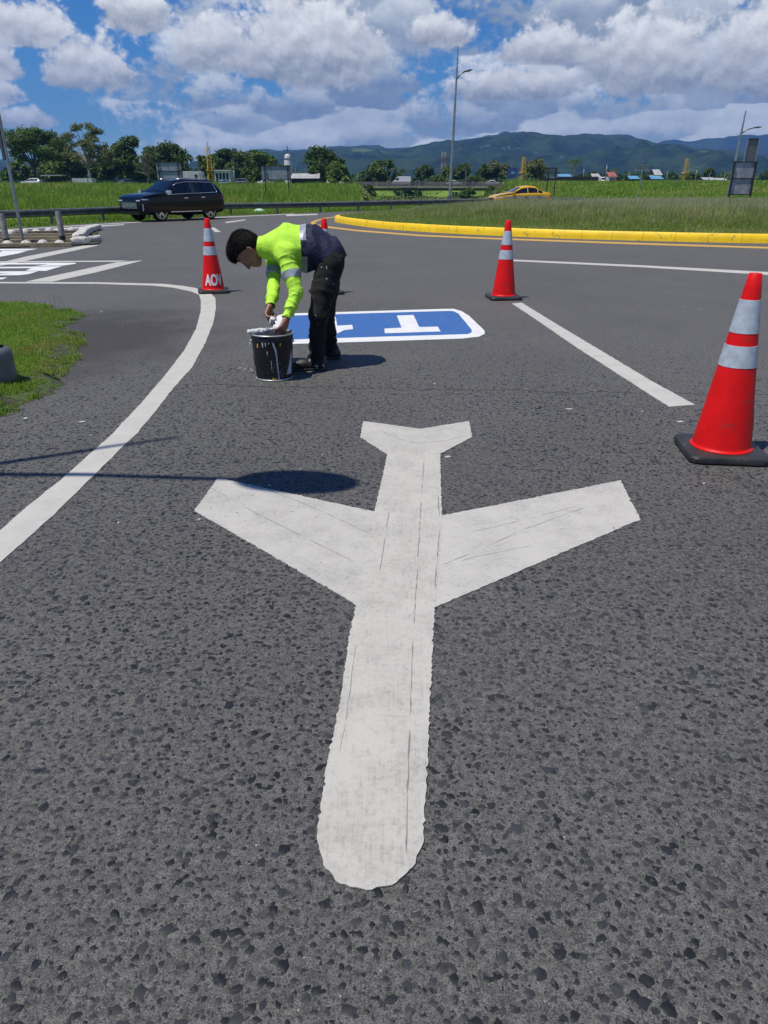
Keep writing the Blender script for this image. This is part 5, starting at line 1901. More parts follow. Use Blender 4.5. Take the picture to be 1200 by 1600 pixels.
def tree(px, d, ytop, wpx, style, mat, label, name='broad_tree', n=4200, group='trees beyond the field', bark='bark', seed=0, leaf=None, base=None):
    rng = random.Random(seed + int(px * 7))
    x = P(px, 289, d).x
    zb = (tz(x, d) if base is None else base) - .15
    H = P(px, ytop, d).z - zb
    Wd = wpx * d / 1240
    o = thing(name, label, 'tree', (x, d, zb), group=group)
    blobs = []
    if style == 'spread':
        nb, z0, z1, br_ = 34, .46, .93, .17
    elif style == 'sparse':
        nb, z0, z1, br_ = 44, .38, .95, .105
    elif style == 'dense':
        nb, z0, z1, br_ = 30, .16, .86, .20
    elif style == 'low':
        nb, z0, z1, br_ = 18, .15, .80, .24
    else:
        nb, z0, z1, br_ = 24, .28, .86, .19
    for k in range(nb):
        f = (k + rng.random()) / nb
        a = rng.uniform(0, 2 * math.pi)
        zz = z0 + (z1 - z0) * f
        if style in ('spread', 'sparse'):
            w = (1 - ((f - .40) / .78) ** 2) ** .5 if abs((f - .40) / .78) < 1 else .2
        elif style == 'low':
            w = (1 - f * .75)
        else:
            w = math.sin(math.pi * (.22 + .62 * f))
        r = (Wd / 2) * w * rng.random() ** .5 * .84
        blobs.append((r * math.cos(a), r * math.sin(a) * .9, H * zz, min(Wd, H) * br_ * rng.uniform(.55, 1.25)))
    top_ = max(b_[2] + b_[3] * .8 for b_ in blobs)
    blobs = [(b_[0], b_[1], b_[2] * H / top_, b_[3]) for b_ in blobs]
    tr = max(.16, H * .022)
    tm = MB()
    fork = H * (.34 if style in ('spread', 'sparse') else .28)
    tm.tube([(0, 0, -.2), (rng.uniform(-.2, .2), 0, fork * .5), (rng.uniform(-.4, .4), 0, fork)], [tr * 1.5, tr * 1.05, tr * .95], 8)
    trunk = tm.build('trunk', M[bark], o, smooth=True)
    for b_ in blobs[::2] if style != 'sparse' else blobs:
        q = Vector(b_[:3])
        m_ = Vector((q.x * .42, q.y * .42, fork + (q.z - fork) * .42 + H * .03))
        MB().tube([(0, 0, fork * .92), m_, q], [tr * .6, tr * .36, tr * .10], 5, caps=False).build('limb', M[bark], o, smooth=True)
    v, q = leaf_cloud([b_[:3] for b_ in blobs], [b_[3] for b_ in blobs], n, leaf or (.30 + .0008 * d), .45 if style != 'sparse' else .2, squash=.72 if style in ('spread', 'sparse') else .9)
    np_mesh('crown', v, q, M[mat], o)
    return o


def palm(px, d, ytop, label, nf=15, fl=2.6, group='palms'):
    x = P(px, 289, d).x
    zb = tz(x, d) - .1
    H = P(px, ytop + 5, d).z - zb
    o = thing('palm_tree', label, 'palm tree', (x, d, zb), group=group)
    MB().tube([(0, 0, 0), (.1, 0, H * .5), (0, 0, H)], [.24, .17, .15], 8).build('trunk', M['palebark'], o, smooth=True)
    rng = random.Random(int(px))
    for k in range(nf):
        a, e0 = 2 * math.pi * k / nf + rng.uniform(-.2, .2), rng.uniform(-.2, 1.1)
        mb = MB()
        pts = [Vector((math.cos(a) * fl * s * math.cos(e0 * (1 - s)), math.sin(a) * fl * s * math.cos(e0 * (1 - s)), H + fl * (math.sin(e0) * s * 1.1 - .75 * s * s))) for s in np.linspace(0, 1, 8)]
        sd_ = Vector((-math.sin(a), math.cos(a), 0))
        for i_ in range(1, 7):
            for s in (-1, 1):
                c_ = pts[i_]
                t_ = (pts[i_ + 1] - pts[i_ - 1]).normalized()
                b0 = len(mb.v)
                ln = fl * .34 * (1 - abs(i_ - 3) * .13)
                mb.v += [c_ - t_ * .12, c_ + t_ * .12, c_ + sd_ * s * ln + t_ * .25 - Vector((0, 0, ln * .45))]
                mb.f.append((b0, b0 + 1, b0 + 2))
        mb.tube(pts, [.05] * 8, 3, caps=False)
        mb.build('frond', M['leafdark'], o)
    return o


tree(58, 186, 196, 100, 'spread', 'leafmid', 'broad spreading tree at the left edge with a forked trunk', n=9000, leaf=.34)
tree(143, 188, 188, 92, 'sparse', 'leafolive', 'tall thin-leaved tree with pale branches, second from the left', n=6500, bark='palebark', leaf=.27)
tree(104, 205, 214, 62, 'round', 'leafmid', 'darker tree filling the gap between the two leftmost trees', n=3000)
tree(10, 215, 262, 60, 'low', 'leafdark', 'low dark bush at the far left edge behind the sign pole', n=1800)
tree(178, 200, 232, 48, 'round', 'leafdark', 'dark round tree right of the thin-leaved tree', n=2600)
tree(214, 198, 213, 62, 'dense', 'leafdark', 'dense dark tree with a ragged top left of the two-row sign', n=5000)
tree(232, 180, 236, 44, 'sparse', 'leafolive', 'half-bare tree with grey twigs in front of the dense dark tree', n=900, bark='palebark', leaf=.24)
tree(272, 205, 222, 60, 'dense', 'leafdark', 'dark rounded tree right of the ragged-topped tree', n=4400)
tree(318, 205, 243, 26, 'round', 'leafmid', 'small tree right behind the tallest yellow mast', n=1600)
tree(363, 208, 232, 74, 'dense', 'leafdark', 'dense dark tree behind the pillared cabin', n=5000)
tree(412, 212, 234, 62, 'dense', 'leafmid', 'dense green tree behind the wide grey sign back', n=4200)
tree(385, 192, 262, 40, 'low', 'leafmid', 'low green bush right of the short lamp post', n=1800)
tree(505, 215, 229, 62, 'dense', 'leafdark', 'large domed dark tree right of the water tank', n=5600)
tree(528, 200, 252, 56, 'low', 'leaflight', 'lighter green bushy tree below the domed tree', n=3000)
tree(488, 205, 262, 40, 'low', 'leafmid', 'low bushes left of the parked white van', n=1600)
tree(603, 255, 249, 66, 'dense', 'leafmid', 'ragged broad-leaved tree behind the bridge', n=4200, leaf=.55)
tree(575, 252, 265, 46, 'low', 'leafdark', 'dark bush at the left end of the bridge', n=2000)
tree(661, 260, 258, 36, 'round', 'leafdark', 'small dark tree behind the middle of the bridge', n=2000)
tree(700, 260, 260, 34, 'round', 'leafmid', 'small tree right behind the foot of the middle street lamp', n=1800)
tree(722, 262, 257, 26, 'round', 'leafdark', 'narrow dark tree right of the middle street lamp', n=1700)
tree(690, 252, 274, 90, 'low', 'leaflight', 'light green scrub behind the bridge parapet', n=2600)
tree(740, 254, 274, 60, 'low', 'leafmid', 'scrub behind the right part of the parapet', n=1600)
tree(775, 262, 251, 52, 'round', 'leafolive', 'wide olive-green tree left of the blue billboard', n=3400)
tree(757, 262, 256, 30, 'round', 'leafdark', 'dark tree behind the white car on the bridge', n=1700)
tree(836, 222, 248, 40, 'round', 'leafolive', 'rounded tree right of the mast behind the taxi', n=2800)
tree(640, 240, 284, 60, 'low', 'leafdark', 'dark riverside bush under the bridge', n=1500, base=-1.6)
tree(575, 216, 289, 46, 'low', 'leafdark', 'dark bush at the left bank under the bridge end', n=2200, base=-1.7)
tree(735, 217, 294, 50, 'low', 'leafmid', 'green bush at the right bank under the bridge', n=2000, base=-1.7)
tree(770, 210, 291, 40, 'low', 'leafmid', 'leafy bush right of the bridge in front of its abutment', n=1800, base=-.9)
for px_, d_, yt_, w_, lab_ in [(32, 214, 250, 60, 'leafy mass behind the trunk of the leftmost tree'), (84, 216, 246, 56, 'leafy mass between the two leftmost trunks'), (124, 214, 240, 50, 'leafy mass left of the thin-leaved tree trunk'), (166, 214, 236, 48, 'leafy mass right of the thin-leaved tree trunk'),
                                 (196, 216, 226, 50, 'tall dark tree between thin-leaved and ragged-topped trees'), (250, 214, 228, 52, 'dark tree right of the ragged-topped tree'), (340, 216, 240, 46, 'dark tree behind the pillared cabin, nearest the tallest mast'), (390, 218, 236, 50, 'dark tree in the middle of the dense group left of the tank')]:
    tree(px_, d_, yt_, w_, 'dense', 'leafdark' if int(px_) % 4 else 'leafmid', lab_, n=3600)
palm(895, 230, 248, 'tall palm tree with drooping fronds above the blue awning')
palm(727, 232, 253, 'small palm behind the bridge right of the middle street lamp', 12, 2.0)
palm(947, 330, 262, 'short palm by the tall pale pole', 12, 2.4)
palm(960, 330, 260, 'short palm behind the red-roofed house', 12, 2.4)
FT = [(1105, 262, 26, 'dark round far tree left of the leaning lamp'), (1080, 268, 30, 'far tree just right of the right-hand yellow mast'), (1050, 270, 40, 'far trees left of the right-hand yellow mast'), (1020, 268, 44, 'far tree right behind the small sign post'),
      (985, 270, 40, 'far tree left behind the small sign post'), (925, 268, 36, 'far tree beyond the black fence end'), (868, 270, 40, 'far tree behind the small sign back'), (1150, 268, 40, 'far tree behind the large sign back'), (1195, 266, 40, 'far tree at the right edge'),
      (1225, 268, 40, 'far tree just beyond the right edge'), (1128, 270, 30, 'far tree behind the leaning lamp'), (960, 272, 36, 'far tree behind the red car'), (905, 272, 36, 'low far tree under the palm'), (845, 272, 30, 'low far tree behind the taxi roof')]
for k_, (px, yt, w, lab) in enumerate(FT):
    tree(px, 340 + (k_ % 3) * 25, yt, w, 'dense' if k_ % 2 else 'low', ['leafdark', 'leafmid', 'leafdark'][k_ % 3], lab, 'far_tree', n=1500, group='far trees on the plain', leaf=.6)


# a wooded belt far out on the plain reads as one mass
def far_wood():
    n = 30000
    t = RNG.uniform(-.75, .75, n)
    y = RNG.uniform(480, 1500, n)
    cl = np.array([mnoise.noise(Vector((a * b * .012, b * .006, 2))) for a, b in zip(t, y)])
    hh = np.clip(4 + 10 * cl, 0.5, 14)
    p = np.stack([t * y, y, terr(t * y, y) + hh * RNG.random(n)], 1)
    nrm = RNG.normal(0, 1, (n, 3)) + np.array([0, -.3, .6])
    nrm /= np.linalg.norm(nrm, axis=1)[:, None]
    tt = np.cross(nrm, RNG.normal(0, 1, (n, 3)))
    tt /= np.linalg.norm(tt, axis=1)[:, None]
    bb_ = np.cross(nrm, tt)
    s = RNG.uniform(1.2, 2.6, n)[:, None]
    v = np.stack([p - tt * s, p + bb_ * s * .6, p + tt * s, p - bb_ * s * .6], 1)
    tag(np_mesh('far_wood', v.reshape(-1, 3), np.arange(n * 4).reshape(n, 4), M['leafdark']), kind='stuff')


far_wood()


def scrub():
    n = 9000
    t = RNG.uniform(-.03, .155, n)
    y = RNG.uniform(72, 250, n)
    x = t * y
    cl = np.array([mnoise.noise(Vector((a * .12, b * .05, 9))) for a, b in zip(x, y)])
    keep = cl > -.12
    x, y, cl = x[keep], y[keep], cl[keep]
    n = len(x)
    p = np.stack([x, y, terr(x, y) + RNG.random(n) * np.clip(.35 + 1.1 * cl, .15, 1.1)], 1)
    nrm = RNG.normal(0, 1, (n, 3)) + np.array([0, -.2, .5])
    nrm /= np.linalg.norm(nrm, axis=1)[:, None]
    tt = np.cross(nrm, RNG.normal(0, 1, (n, 3)))
    tt /= np.linalg.norm(tt, axis=1)[:, None]
    bb_ = np.cross(nrm, tt)
    s = RNG.uniform(.18, .42, n)[:, None]
    v = np.stack([p - tt * s, p + bb_ * s * .5, p + tt * s, p - bb_ * s * .5], 1)
    tag(np_mesh('riverbank_scrub', v.reshape(-1, 3), np.arange(n * 4).reshape(n, 4), M['leafolive']), kind='stuff')


scrub()
bpy.context.view_layer.update()
HILL = bpy.data.objects['hills']
HLAB = ['leftmost tiny pale house high on the wooded hillside', 'second tiny house from the left high on the hillside', 'highest tiny house of the left hillside cluster', 'tiny house left of the middle pair on the hillside', 'tiny house right of the middle pair on the hillside',
        'tiny house on the hillside right above the mast behind the taxi', 'tiny house lower on the hillside left of the palm', 'lowest tiny house on the hillside near the palm']
for k_, (px, py, d) in enumerate([(752, 231, 4100), (759, 229.5, 4150), (763, 228.5, 4200), (786, 232, 4000), (794, 231, 4050), (809, 233, 4000), (838, 240, 3700), (879, 246, 3400)]):
    a_ = Vector(ray(px, py)).normalized()
    hit, loc_, _n, _i = HILL.ray_cast(Vector((0, 0, CAMH)), a_)
    if not hit:
        continue
    c, d = loc_, loc_.y
    o = thing('hill_house', HLAB[k_], 'house', (c.x, d, c.z - 3), group='tiny houses on the hillside')
    MB().box((0, 0, 1), (11, 9, 8)).build('wall', M['whitewall'], o)
    MB().box((0, 0, 5.6), (12.5, 10.5, 1.2)).build('roof', M['roofmetal'], o)

# ================================================================== THE PAINTER AND HIS BUCKET
def vec(v): return np.array((v[0], v[1], v[2]), float)


class SDF:
    """smooth union of round cones and ellipsoids -> one continuous surface (surface nets)"""

    def __init__(s, k=0.03):
        s.p, s.k = [], k

    def cone(s, a, b, r1, r2=None, k=None, op='+'):
        s.p.append(('c', vec(a), vec(b), r1, r1 if r2 is None else r2, s.k if k is None else k, op))
        return s

    def ball(s, c, r, k=None, op='+'):
        return s.cone(c, vec(c) + (0, 0, 1e-4), r, r, k, op)

    def ell(s, c, rad, axes=None, k=None, op='+'):
        ax = np.eye(3) if axes is None else np.array([vec(a) / np.linalg.norm(vec(a)) for a in axes])
        s.p.append(('e', vec(c), ax, np.array(rad, float), None, s.k if k is None else k, op))
        return s

    def chain(s, pts, rs, k=None):
        for a, b, r1, r2 in zip(pts[:-1], pts[1:], rs[:-1], rs[1:]):
            s.cone(a, b, r1, r2, k)
        return s

    def mesh(s, h, post=None):
        lo, hi = np.full(3, 1e9), np.full(3, -1e9)
        bbs = []
        for p in s.p:
            if p[0] == 'c':
                m = max(p[3], p[4])
                l_, h_ = np.minimum(p[1], p[2]) - m, np.maximum(p[1], p[2]) + m
            else:
                m = p[3].max()
                l_, h_ = p[1] - m, p[1] + m
            bbs.append((l_, h_))
            if p[6] == '+':
                lo, hi = np.minimum(lo, l_), np.maximum(hi, h_)
        lo, hi = lo - 0.02 - h, hi + 0.02 + h
        n = np.ceil((hi - lo) / h).astype(int) + 1
        D = np.full(n, 0.2, np.float32)
        for p, (l_, h_) in zip(s.p, bbs):
            k, op = p[5], p[6]
            m = 2.0 * k + 3 * h + 0.01
            i0 = np.clip(((l_ - m - lo) / h).astype(int), 0, n - 1)
            i1 = np.clip(((h_ + m - lo) / h).astype(int) + 2, 1, n)
            ax_ = [lo[a] + h * np.arange(i0[a], i1[a]) for a in range(3)]
            g = np.stack(np.meshgrid(*ax_, indexing='ij'), -1)
            if p[0] == 'c':
                a, b, r1, r2 = p[1:5]
                ab = b - a
                t = np.clip(((g - a) @ ab) / (ab @ ab), 0, 1)
                d = np.linalg.norm(g - a - t[..., None] * ab, axis=-1) - (r1 + (r2 - r1) * t)
            else:
                c, ax, r = p[1:4]
                q = (g - c) @ ax.T
                k0 = np.linalg.norm(q / r, axis=-1)
                k1 = np.linalg.norm(q / (r * r), axis=-1)
                d = np.where(k1 > 1e-9, k0 * (k0 - 1) / np.maximum(k1, 1e-9), -r.min())
            sl = tuple(slice(i0[a], i1[a]) for a in range(3))
            e = D[sl]
            if op == '+':
                hh = np.clip(.5 + .5 * (e - d) / k, 0, 1)
                D[sl] = e * (1 - hh) + d * hh - k * hh * (1 - hh)
            else:
                hh = np.clip(.5 - .5 * (e + d) / k, 0, 1)
                D[sl] = e * (1 - hh) + (-d) * hh + k * hh * (1 - hh)
        if post is not None:
            D = post(D, lo, h)
        S = D < 0
        # surface nets
        c8 = [S[a:n[0] - 1 + a, b:n[1] - 1 + b, c:n[2] - 1 + c] for a in (0, 1) for b in (0, 1) for c in (0, 1)]
        cnt = sum(x.astype(np.int8) for x in c8)
        act = (cnt > 0) & (cnt < 8)
        idx = np.full(act.shape, -1, np.int64)
        cells = np.argwhere(act)
        idx[act] = np.arange(len(cells))
        acc, num = np.zeros((len(cells), 3)), np.zeros(len(cells))
        cor = [(a, b, c) for a in (0, 1) for b in (0, 1) for c in (0, 1)]
        val = {o_: D[cells[:, 0] + o_[0], cells[:, 1] + o_[1], cells[:, 2] + o_[2]] for o_ in cor}
        for o1 in cor:
            for a in range(3):
                if o1[a] == 0:
                    o2 = tuple(o1[b] + (b == a) for b in range(3))
                    v1, v2 = val[o1], val[o2]
                    x = (v1 < 0) != (v2 < 0)
                    t = np.where(x, v1 / np.where(x, v1 - v2, 1), 0)
                    pt_ = np.array(o1)[None, :] + t[:, None] * (np.array(o2) - np.array(o1))[None, :]
                    acc[x] += pt_[x]
                    num[x] += 1
        V_ = lo + h * (cells + acc / num[:, None])
        Q = []
        for a in range(3):
            b, c = (a + 1) % 3, (a + 2) % 3
            sa, sb = [slice(None)] * 3, [slice(None)] * 3
            sa[a], sb[a] = slice(0, -1), slice(1, None)
            A_, B_ = S[tuple(sa)], S[tuple(sb)]
            e = np.argwhere(A_ != B_)
            e = e[(e[:, b] > 0) & (e[:, c] > 0) & (e[:, b] < n[b] - 1) & (e[:, c] < n[c] - 1)]
            fl_ = A_[e[:, 0], e[:, 1], e[:, 2]]

            def id_(db, dc):
                q = e.copy()
                q[:, b] += db
                q[:, c] += dc
                return idx[q[:, 0], q[:, 1], q[:, 2]]
            q = np.stack([id_(-1, -1), id_(0, -1), id_(0, 0), id_(-1, 0)], 1)
            q[~fl_] = q[~fl_][:, ::-1]
            Q.append(q)
        return V_, np.concatenate(Q)


def vnormals(V_, Q):
    fn = np.cross(V_[Q[:, 2]] - V_[Q[:, 0]], V_[Q[:, 3]] - V_[Q[:, 1]])
    N_ = np.zeros_like(V_)
    for k in range(4):
        np.add.at(N_, Q[:, k], fn)
    return N_ / np.maximum(np.linalg.norm(N_, axis=1), 1e-12)[:, None]


def smooth_mesh(V_, Q, it=2, lam=.5):
    for _ in range(it):
        s_, c_ = np.zeros_like(V_), np.zeros(len(V_))
        for k in range(4):
            np.add.at(s_, Q[:, k], V_[Q[:, (k + 1) % 4]])
            np.add.at(c_, Q[:, k], 1)
        V_ = V_ + lam * (s_ / np.maximum(c_, 1)[:, None] - V_)
    return V_


def sub_mesh(name, V_, Q, keep, mat, parent, loc):
    Qk = Q[keep]
    u, inv_ = np.unique(Qk, return_inverse=True)
    o = np_mesh(name, V_[u] - np.array(loc), inv_.reshape(-1, 4), mat, parent)
    o.data.polygons.foreach_set('use_smooth', [True] * len(o.data.polygons))
    return o


def nz3(Pts, sc, seed, stretch=None):
    """cheap vector-noise: sum of rotated sines, vectorised"""
    r = np.random.default_rng(seed)
    o = np.zeros(len(Pts))
    for _ in range(14):
        d = r.normal(0, 1, 3)
        if stretch is not None:
            d = d * stretch
        d = d / np.linalg.norm(d) * sc * r.uniform(.6, 1.7)
        o += np.sin(Pts @ d + r.uniform(0, 6.28))
    return o / 5.0


YP = 6.70
hipN, hipF = vec(P(516, 412, 6.60)), vec(P(514, 408, 6.82))
kneN, kneF = vec(P(498, 492, 6.50)), vec(P(509, 488, 6.88))
ankN, ankF = vec(P(494, 551, 6.49)), vec(P(517, 541, 6.93))
pelv, waist, chest, nb = vec(P(511, 399, YP)), vec(P(486, 383, YP)), vec(P(452, 379, YP)), vec(P(425, 387, YP))
shN, shF = vec(P(447, 397, 6.50)), vec(P(428, 399, 6.89))
elN, wrN = vec(P(463, 458, 6.36)), vec(P(447, 499, 6.235))
elF, wrF = vec(P(427, 452, 6.62)), vec(P(421.5, 479, 6.40))
# head frame: u crown, f face direction, s towards the camera side
hu = np.array([-.955, 0, .275]); hu /= np.linalg.norm(hu)
hf = np.array([-.275, -.06, -.955]); hf -= hu * (hf @ hu); hf /= np.linalg.norm(hf)
hs_ = np.cross(hu, hf)
if hs_[1] > 0: hs_ = -hs_
HC = vec(P(380.5, 386.5, YP - .03))


def HP(u, f, s=0.0): return HC + hu * u + hf * f + hs_ * s


base = vec(G(505, 577))
LOC = (base[0], base[1], 0.0)
body = SDF(.03)
body.chain([nb, chest, waist, pelv], [.085, .135, .125, .125])
body.chain([hipN, kneN, ankN], [.08, .05, .035]).chain([hipF, kneF, ankF], [.08, .05, .035])
for an, dy in ((ankN, -.02), (ankF, 0)):
    body.cone(an - (0, 0, .05), an + (-.11, dy, -an[2] + .045), .030, .024)
body.chain([nb, shN, elN, wrN], [.07, .055, .038, .026]).chain([nb, shF, elF, wrF], [.07, .055, .038, .026])
# neck and head
body.cone(nb, HP(-.085, -.030), .072, .062, .03)
body.ell(HP(0, 0), (.108, .122, .089), (hu, hf, hs_), .02)
body.ell(HP(-.078, .052), (.094, .078, .067), (hu, hf, hs_), .03)
body.ball(HP(-.150, .098), .028, .03)
for s in (-1, 1):
    body.cone(HP(-.10, .015, .058 * s), HP(-.145, .085, .022 * s), .022, .02, .025)
    body.ell(HP(-.055, .098, .042 * s), (.024, .018, .024), (hu, hf, hs_), .02)
    body.cone(HP(-.006, .118, .008 * s), HP(-.010, .108, .052 * s), .012, .011, .014)
    body.ball(HP(-.034, .126, .033 * s), .0155, .012, '-')
    body.ball(HP(-.034, .108, .033 * s), .0165, .006)
    body.ball(HP(-.084, .136, .012 * s), .0105, .008)
    body.ell(HP(-.066, -.004, .087 * s), (.034, .019, .010), (hu + .25 * hf, hf, hs_ + .35 * hf), .008)
    body.ell(HP(-.064, .000, .100 * s), (.020, .010, .006), (hu, hf, hs_), .006, '-')
body.cone(HP(-.022, .124), HP(-.080, .150), .0105, .0150, .012)
body.cone(HP(-.110, .126, -.020), HP(-.110, .126, .020), .0085, .0085, .009)
body.cone(HP(-.1265, .124, -.018), HP(-.1265, .124, .018), .0095, .0095, .009)
body.cone(HP(-.1185, .136, -.024), HP(-.1185, .136, .024), .0030, .0030, .004, '-')


def hand(W_, d, n_, thumb_side, spread, curls, sc=1.06, thumb=(0.35, .5)):
    """d towards the fingertips, n_ out of the palm; fingers bend towards n_"""
    d = vec(d) / np.linalg.norm(d)
    n_ = vec(n_) - d * (vec(n_) @ d)
    n_ /= np.linalg.norm(n_)
    s = np.cross(d, n_) * thumb_side
    kw = .010
    k0 = W_ + d * .028 * sc
    for j_, off in enumerate((.028, .010, -.009, -.026)):
        body.cone(W_ + s * off * .45, W_ + d * (.085 - .004 * abs(j_ - 1)) * sc + s * off * sc, .0165 * sc, .0135 * sc, .016)
    tips = []
    for j_, (off, L) in enumerate(zip((.030, .010, -.010, -.028), ((.042, .026, .021), (.047, .030, .022), (.043, .028, .022), (.034, .021, .019)))):
        p = W_ + d * (.086 - .004 * abs(j_ - 1)) * sc + s * off * sc
        a = 0.0
        sp_ = d + s * spread * off / .03
        for q, l in enumerate(L):
            a += curls[j_][q]
            p2 = p + (sp_ / np.linalg.norm(sp_) * math.cos(a) + n_ * math.sin(a)) * l * sc
            body.cone(p, p2, (.0102 - .0009 * q) * sc, (.0096 - .0010 * q) * sc, .005)
            p = p2
        tips.append(p)
    p = W_ + d * .022 * sc + s * .022 * sc
    a1 = d * .62 + s * .62 + n_ * thumb[0]
    a2 = d * .82 + s * .10 + n_ * thumb[1]
    p1 = p + a1 / np.linalg.norm(a1) * .042 * sc
    p2 = p1 + a2 / np.linalg.norm(a2) * .034 * sc
    a3 = d * .72 - s * .25 + n_ * thumb[1] * 1.3
    p3 = p2 + a3 / np.linalg.norm(a3) * .026 * sc
    body.cone(p, p1, .0165 * sc, .0125 * sc, .014)
    body.cone(p1, p2, .0118 * sc, .0106 * sc, .005)
    body.cone(p2, p3, .0104 * sc, .0088 * sc, .005)
    return tips


# near hand clasps the brush handle on the rim, far hand holds a small jar
tN = vec(P(441, 518, 6.16))
hand(wrN, (tN - wrN) + np.array([-.02, .0, -.03]), (-.75, .25, -.35), 1, .25, [(.45, .85, .75), (.50, .95, .8), (.55, 1.0, .8), (.6, 1.0, .8)])
tF = vec(P(420, 499, 6.31))
hand(wrF, (tF - wrF) + np.array([-.035, 0, -.03]), (.95, -.30, .05), -1, .15, [(.55, .55, .5), (.6, .6, .5), (.65, .6, .5), (.7, .6, .5)], thumb=(.75, .55))
V_, Q_ = body.mesh(.0042)
V_ = smooth_mesh(V_, Q_, 1, .35)
person = np_mesh('person', V_ - np.array(LOC), Q_, M['skin'])
person.data.polygons.foreach_set('use_smooth', [True] * len(person.data.polygons))
person.location = LOC
tag(person, 'man in a lime hi-vis top and dark trousers bending over a paint bucket', 'person')

# eyes, brows
for s in (-1, 1):
    mb = MB()
    e = SDF(.004).cone(HP(.010, .1265, .014 * s), HP(.008, .116, .050 * s), .0055, .004)
    v, q = e.mesh(.0025)
    sub_mesh('eyebrow', v, q, np.ones(len(q), bool), M['hair'], person, LOC)
    e = SDF(.003).cone(HP(-.036, .1255, .024 * s), HP(-.037, .122, .042 * s), .0032, .0028)
    v, q = e.mesh(.002)
    sub_mesh('eyelash', v, q, np.ones(len(q), bool), M['hair'], person, LOC)

# hair: cap over the cranium, cut away from face, ears and nape
hair = SDF(.02).ell(HP(.004, -.004), (.122, .140, .101), (hu, hf, hs_)).ell(HP(-.045, -.055), (.085, .083, .086), (hu, hf, hs_)).ell(HP(.055, .055), (.07, .085, .080), (hu, hf, hs_), .03)
for s in (-1, 1):
    hair.ell(HP(-.030, .030, .082 * s), (.050, .018, .014), (hu, hf, hs_), .015)
v, q = hair.mesh(.0045)
rel = v - HC
uu, ff, s_ = rel @ hu, rel @ hf, np.abs(rel @ hs_)
nrm = vnormals(v, q)
tuft = np.abs(nz3(rel, 95, 3)) * .004 + np.abs(nz3(rel, 260, 5)) * .004
v = v + nrm * (tuft * np.clip(.35 + 5 * uu + 2 * np.maximum(0, ff), .2, 1.1))[:, None]
c = v[q].mean(1) - HC
uu, ff, s_ = c @ hu, c @ hf, np.abs(c @ hs_)
line = np.where(ff > .075, .022 + .10 * np.maximum(0, .058 - s_) * 0 + (ff - .075) * .2, np.where(ff > .022, -.018 + .75 * (ff - .022), np.where(ff > -.012, -.055 + (ff - .022) * .9 + .037, -.120 + .35 * (ff + .012))))
line = line + .004 * nz3(c, 160, 9)
hk = uu > line
sub_mesh('hair', v, q, hk, M['hair'], person, LOC)
# short strands standing off the cap
nh = 9000
pick = RNG.choice(np.flatnonzero(hk), nh)
fnrm = nrm[q[pick]].mean(1)
p0 = v[q[pick]].mean(1) + RNG.normal(0, .0025, (nh, 3))
ln_ = RNG.uniform(.008, .020, nh) * np.clip(.5 + 6 * ((p0 - HC) @ hu + .03), .35, 1.15)
dr_ = fnrm * .9 + hf[None, :] * .55 + RNG.normal(0, .38, (nh, 3))
dr_ /= np.linalg.norm(dr_, axis=1)[:, None]
sdv_ = np.cross(dr_, RNG.normal(0, 1, (nh, 3)))
sdv_ /= np.linalg.norm(sdv_, axis=1)[:, None]
vv_ = np.stack([p0 - sdv_ * .0016, p0 + sdv_ * .0016, p0 + dr_ * ln_[:, None]], 1).reshape(-1, 3) - np.array(LOC)
tag(np_mesh('hair_strands', vv_, None, M['hair'], person, tris=np.arange(nh * 3).reshape(nh, 3)), kind='stuff')

# shirt: lime yoke and sleeves, navy lower half
sh_ = SDF(.045)
off = .018
sh_.chain([nb + (0.012, 0, .0), chest, waist, pelv], [.105, .144, .150, .152])
for sy in (-.085, .085):
    sh_.chain([vec(P(430, 389, YP + sy)), chest + (0, sy * .95, -.012), waist + (0, sy * .8, -.015), pelv + (.01, sy * .8, 0)], [.08, .125, .128, .130])
sh_.cone(chest + (0.015, -.05, -.12), waist + (-.005, -.07, -.135), .06, .055)       # loose belly cloth
sh_.cone(chest + (0.03, -.06, -.17), waist + (-.005, -.08, -.195), .035, .042)
sh_.cone(nb + (.02, 0, -.03), chest + (.0, 0, -.11), .06, .06)
sh_.chain([nb + (.03, -.06, 0), shN, (shN + elN) / 2, elN, (elN + wrN) / 2, wrN - (wrN - elN) * .07], [.075, .080, .060, .053, .046, .037], .03)
sh_.chain([nb + (.03, .06, 0), shF, (shF + elF) / 2, elF, (elF + wrF) / 2, wrF - (wrF - elF) * .02], [.075, .078, .058, .051, .045, .038], .03)
# collar opening
sh_.ell(P(431, 379, YP), (.10, .16, .088), None, .05)
sh_.cone(nb, nb * .42 + HP(-.085, -.030) * .58, .105, .090, .03)
sh_.cone(HP(-.02, -.02), nb * .85 + HP(-.085, -.030) * .15, .080, .074, .010, '-')
v, q = sh_.mesh(.0052)
v = smooth_mesh(v, q, 2)
nrm = vnormals(v, q)


def seg_t(pts_, a, b):
    ab = b - a
    t = ((pts_ - a) @ ab) / (ab @ ab)
    dd = np.linalg.norm(pts_ - a - np.clip(t, 0, 1)[:, None] * ab, axis=1)
    return t, dd


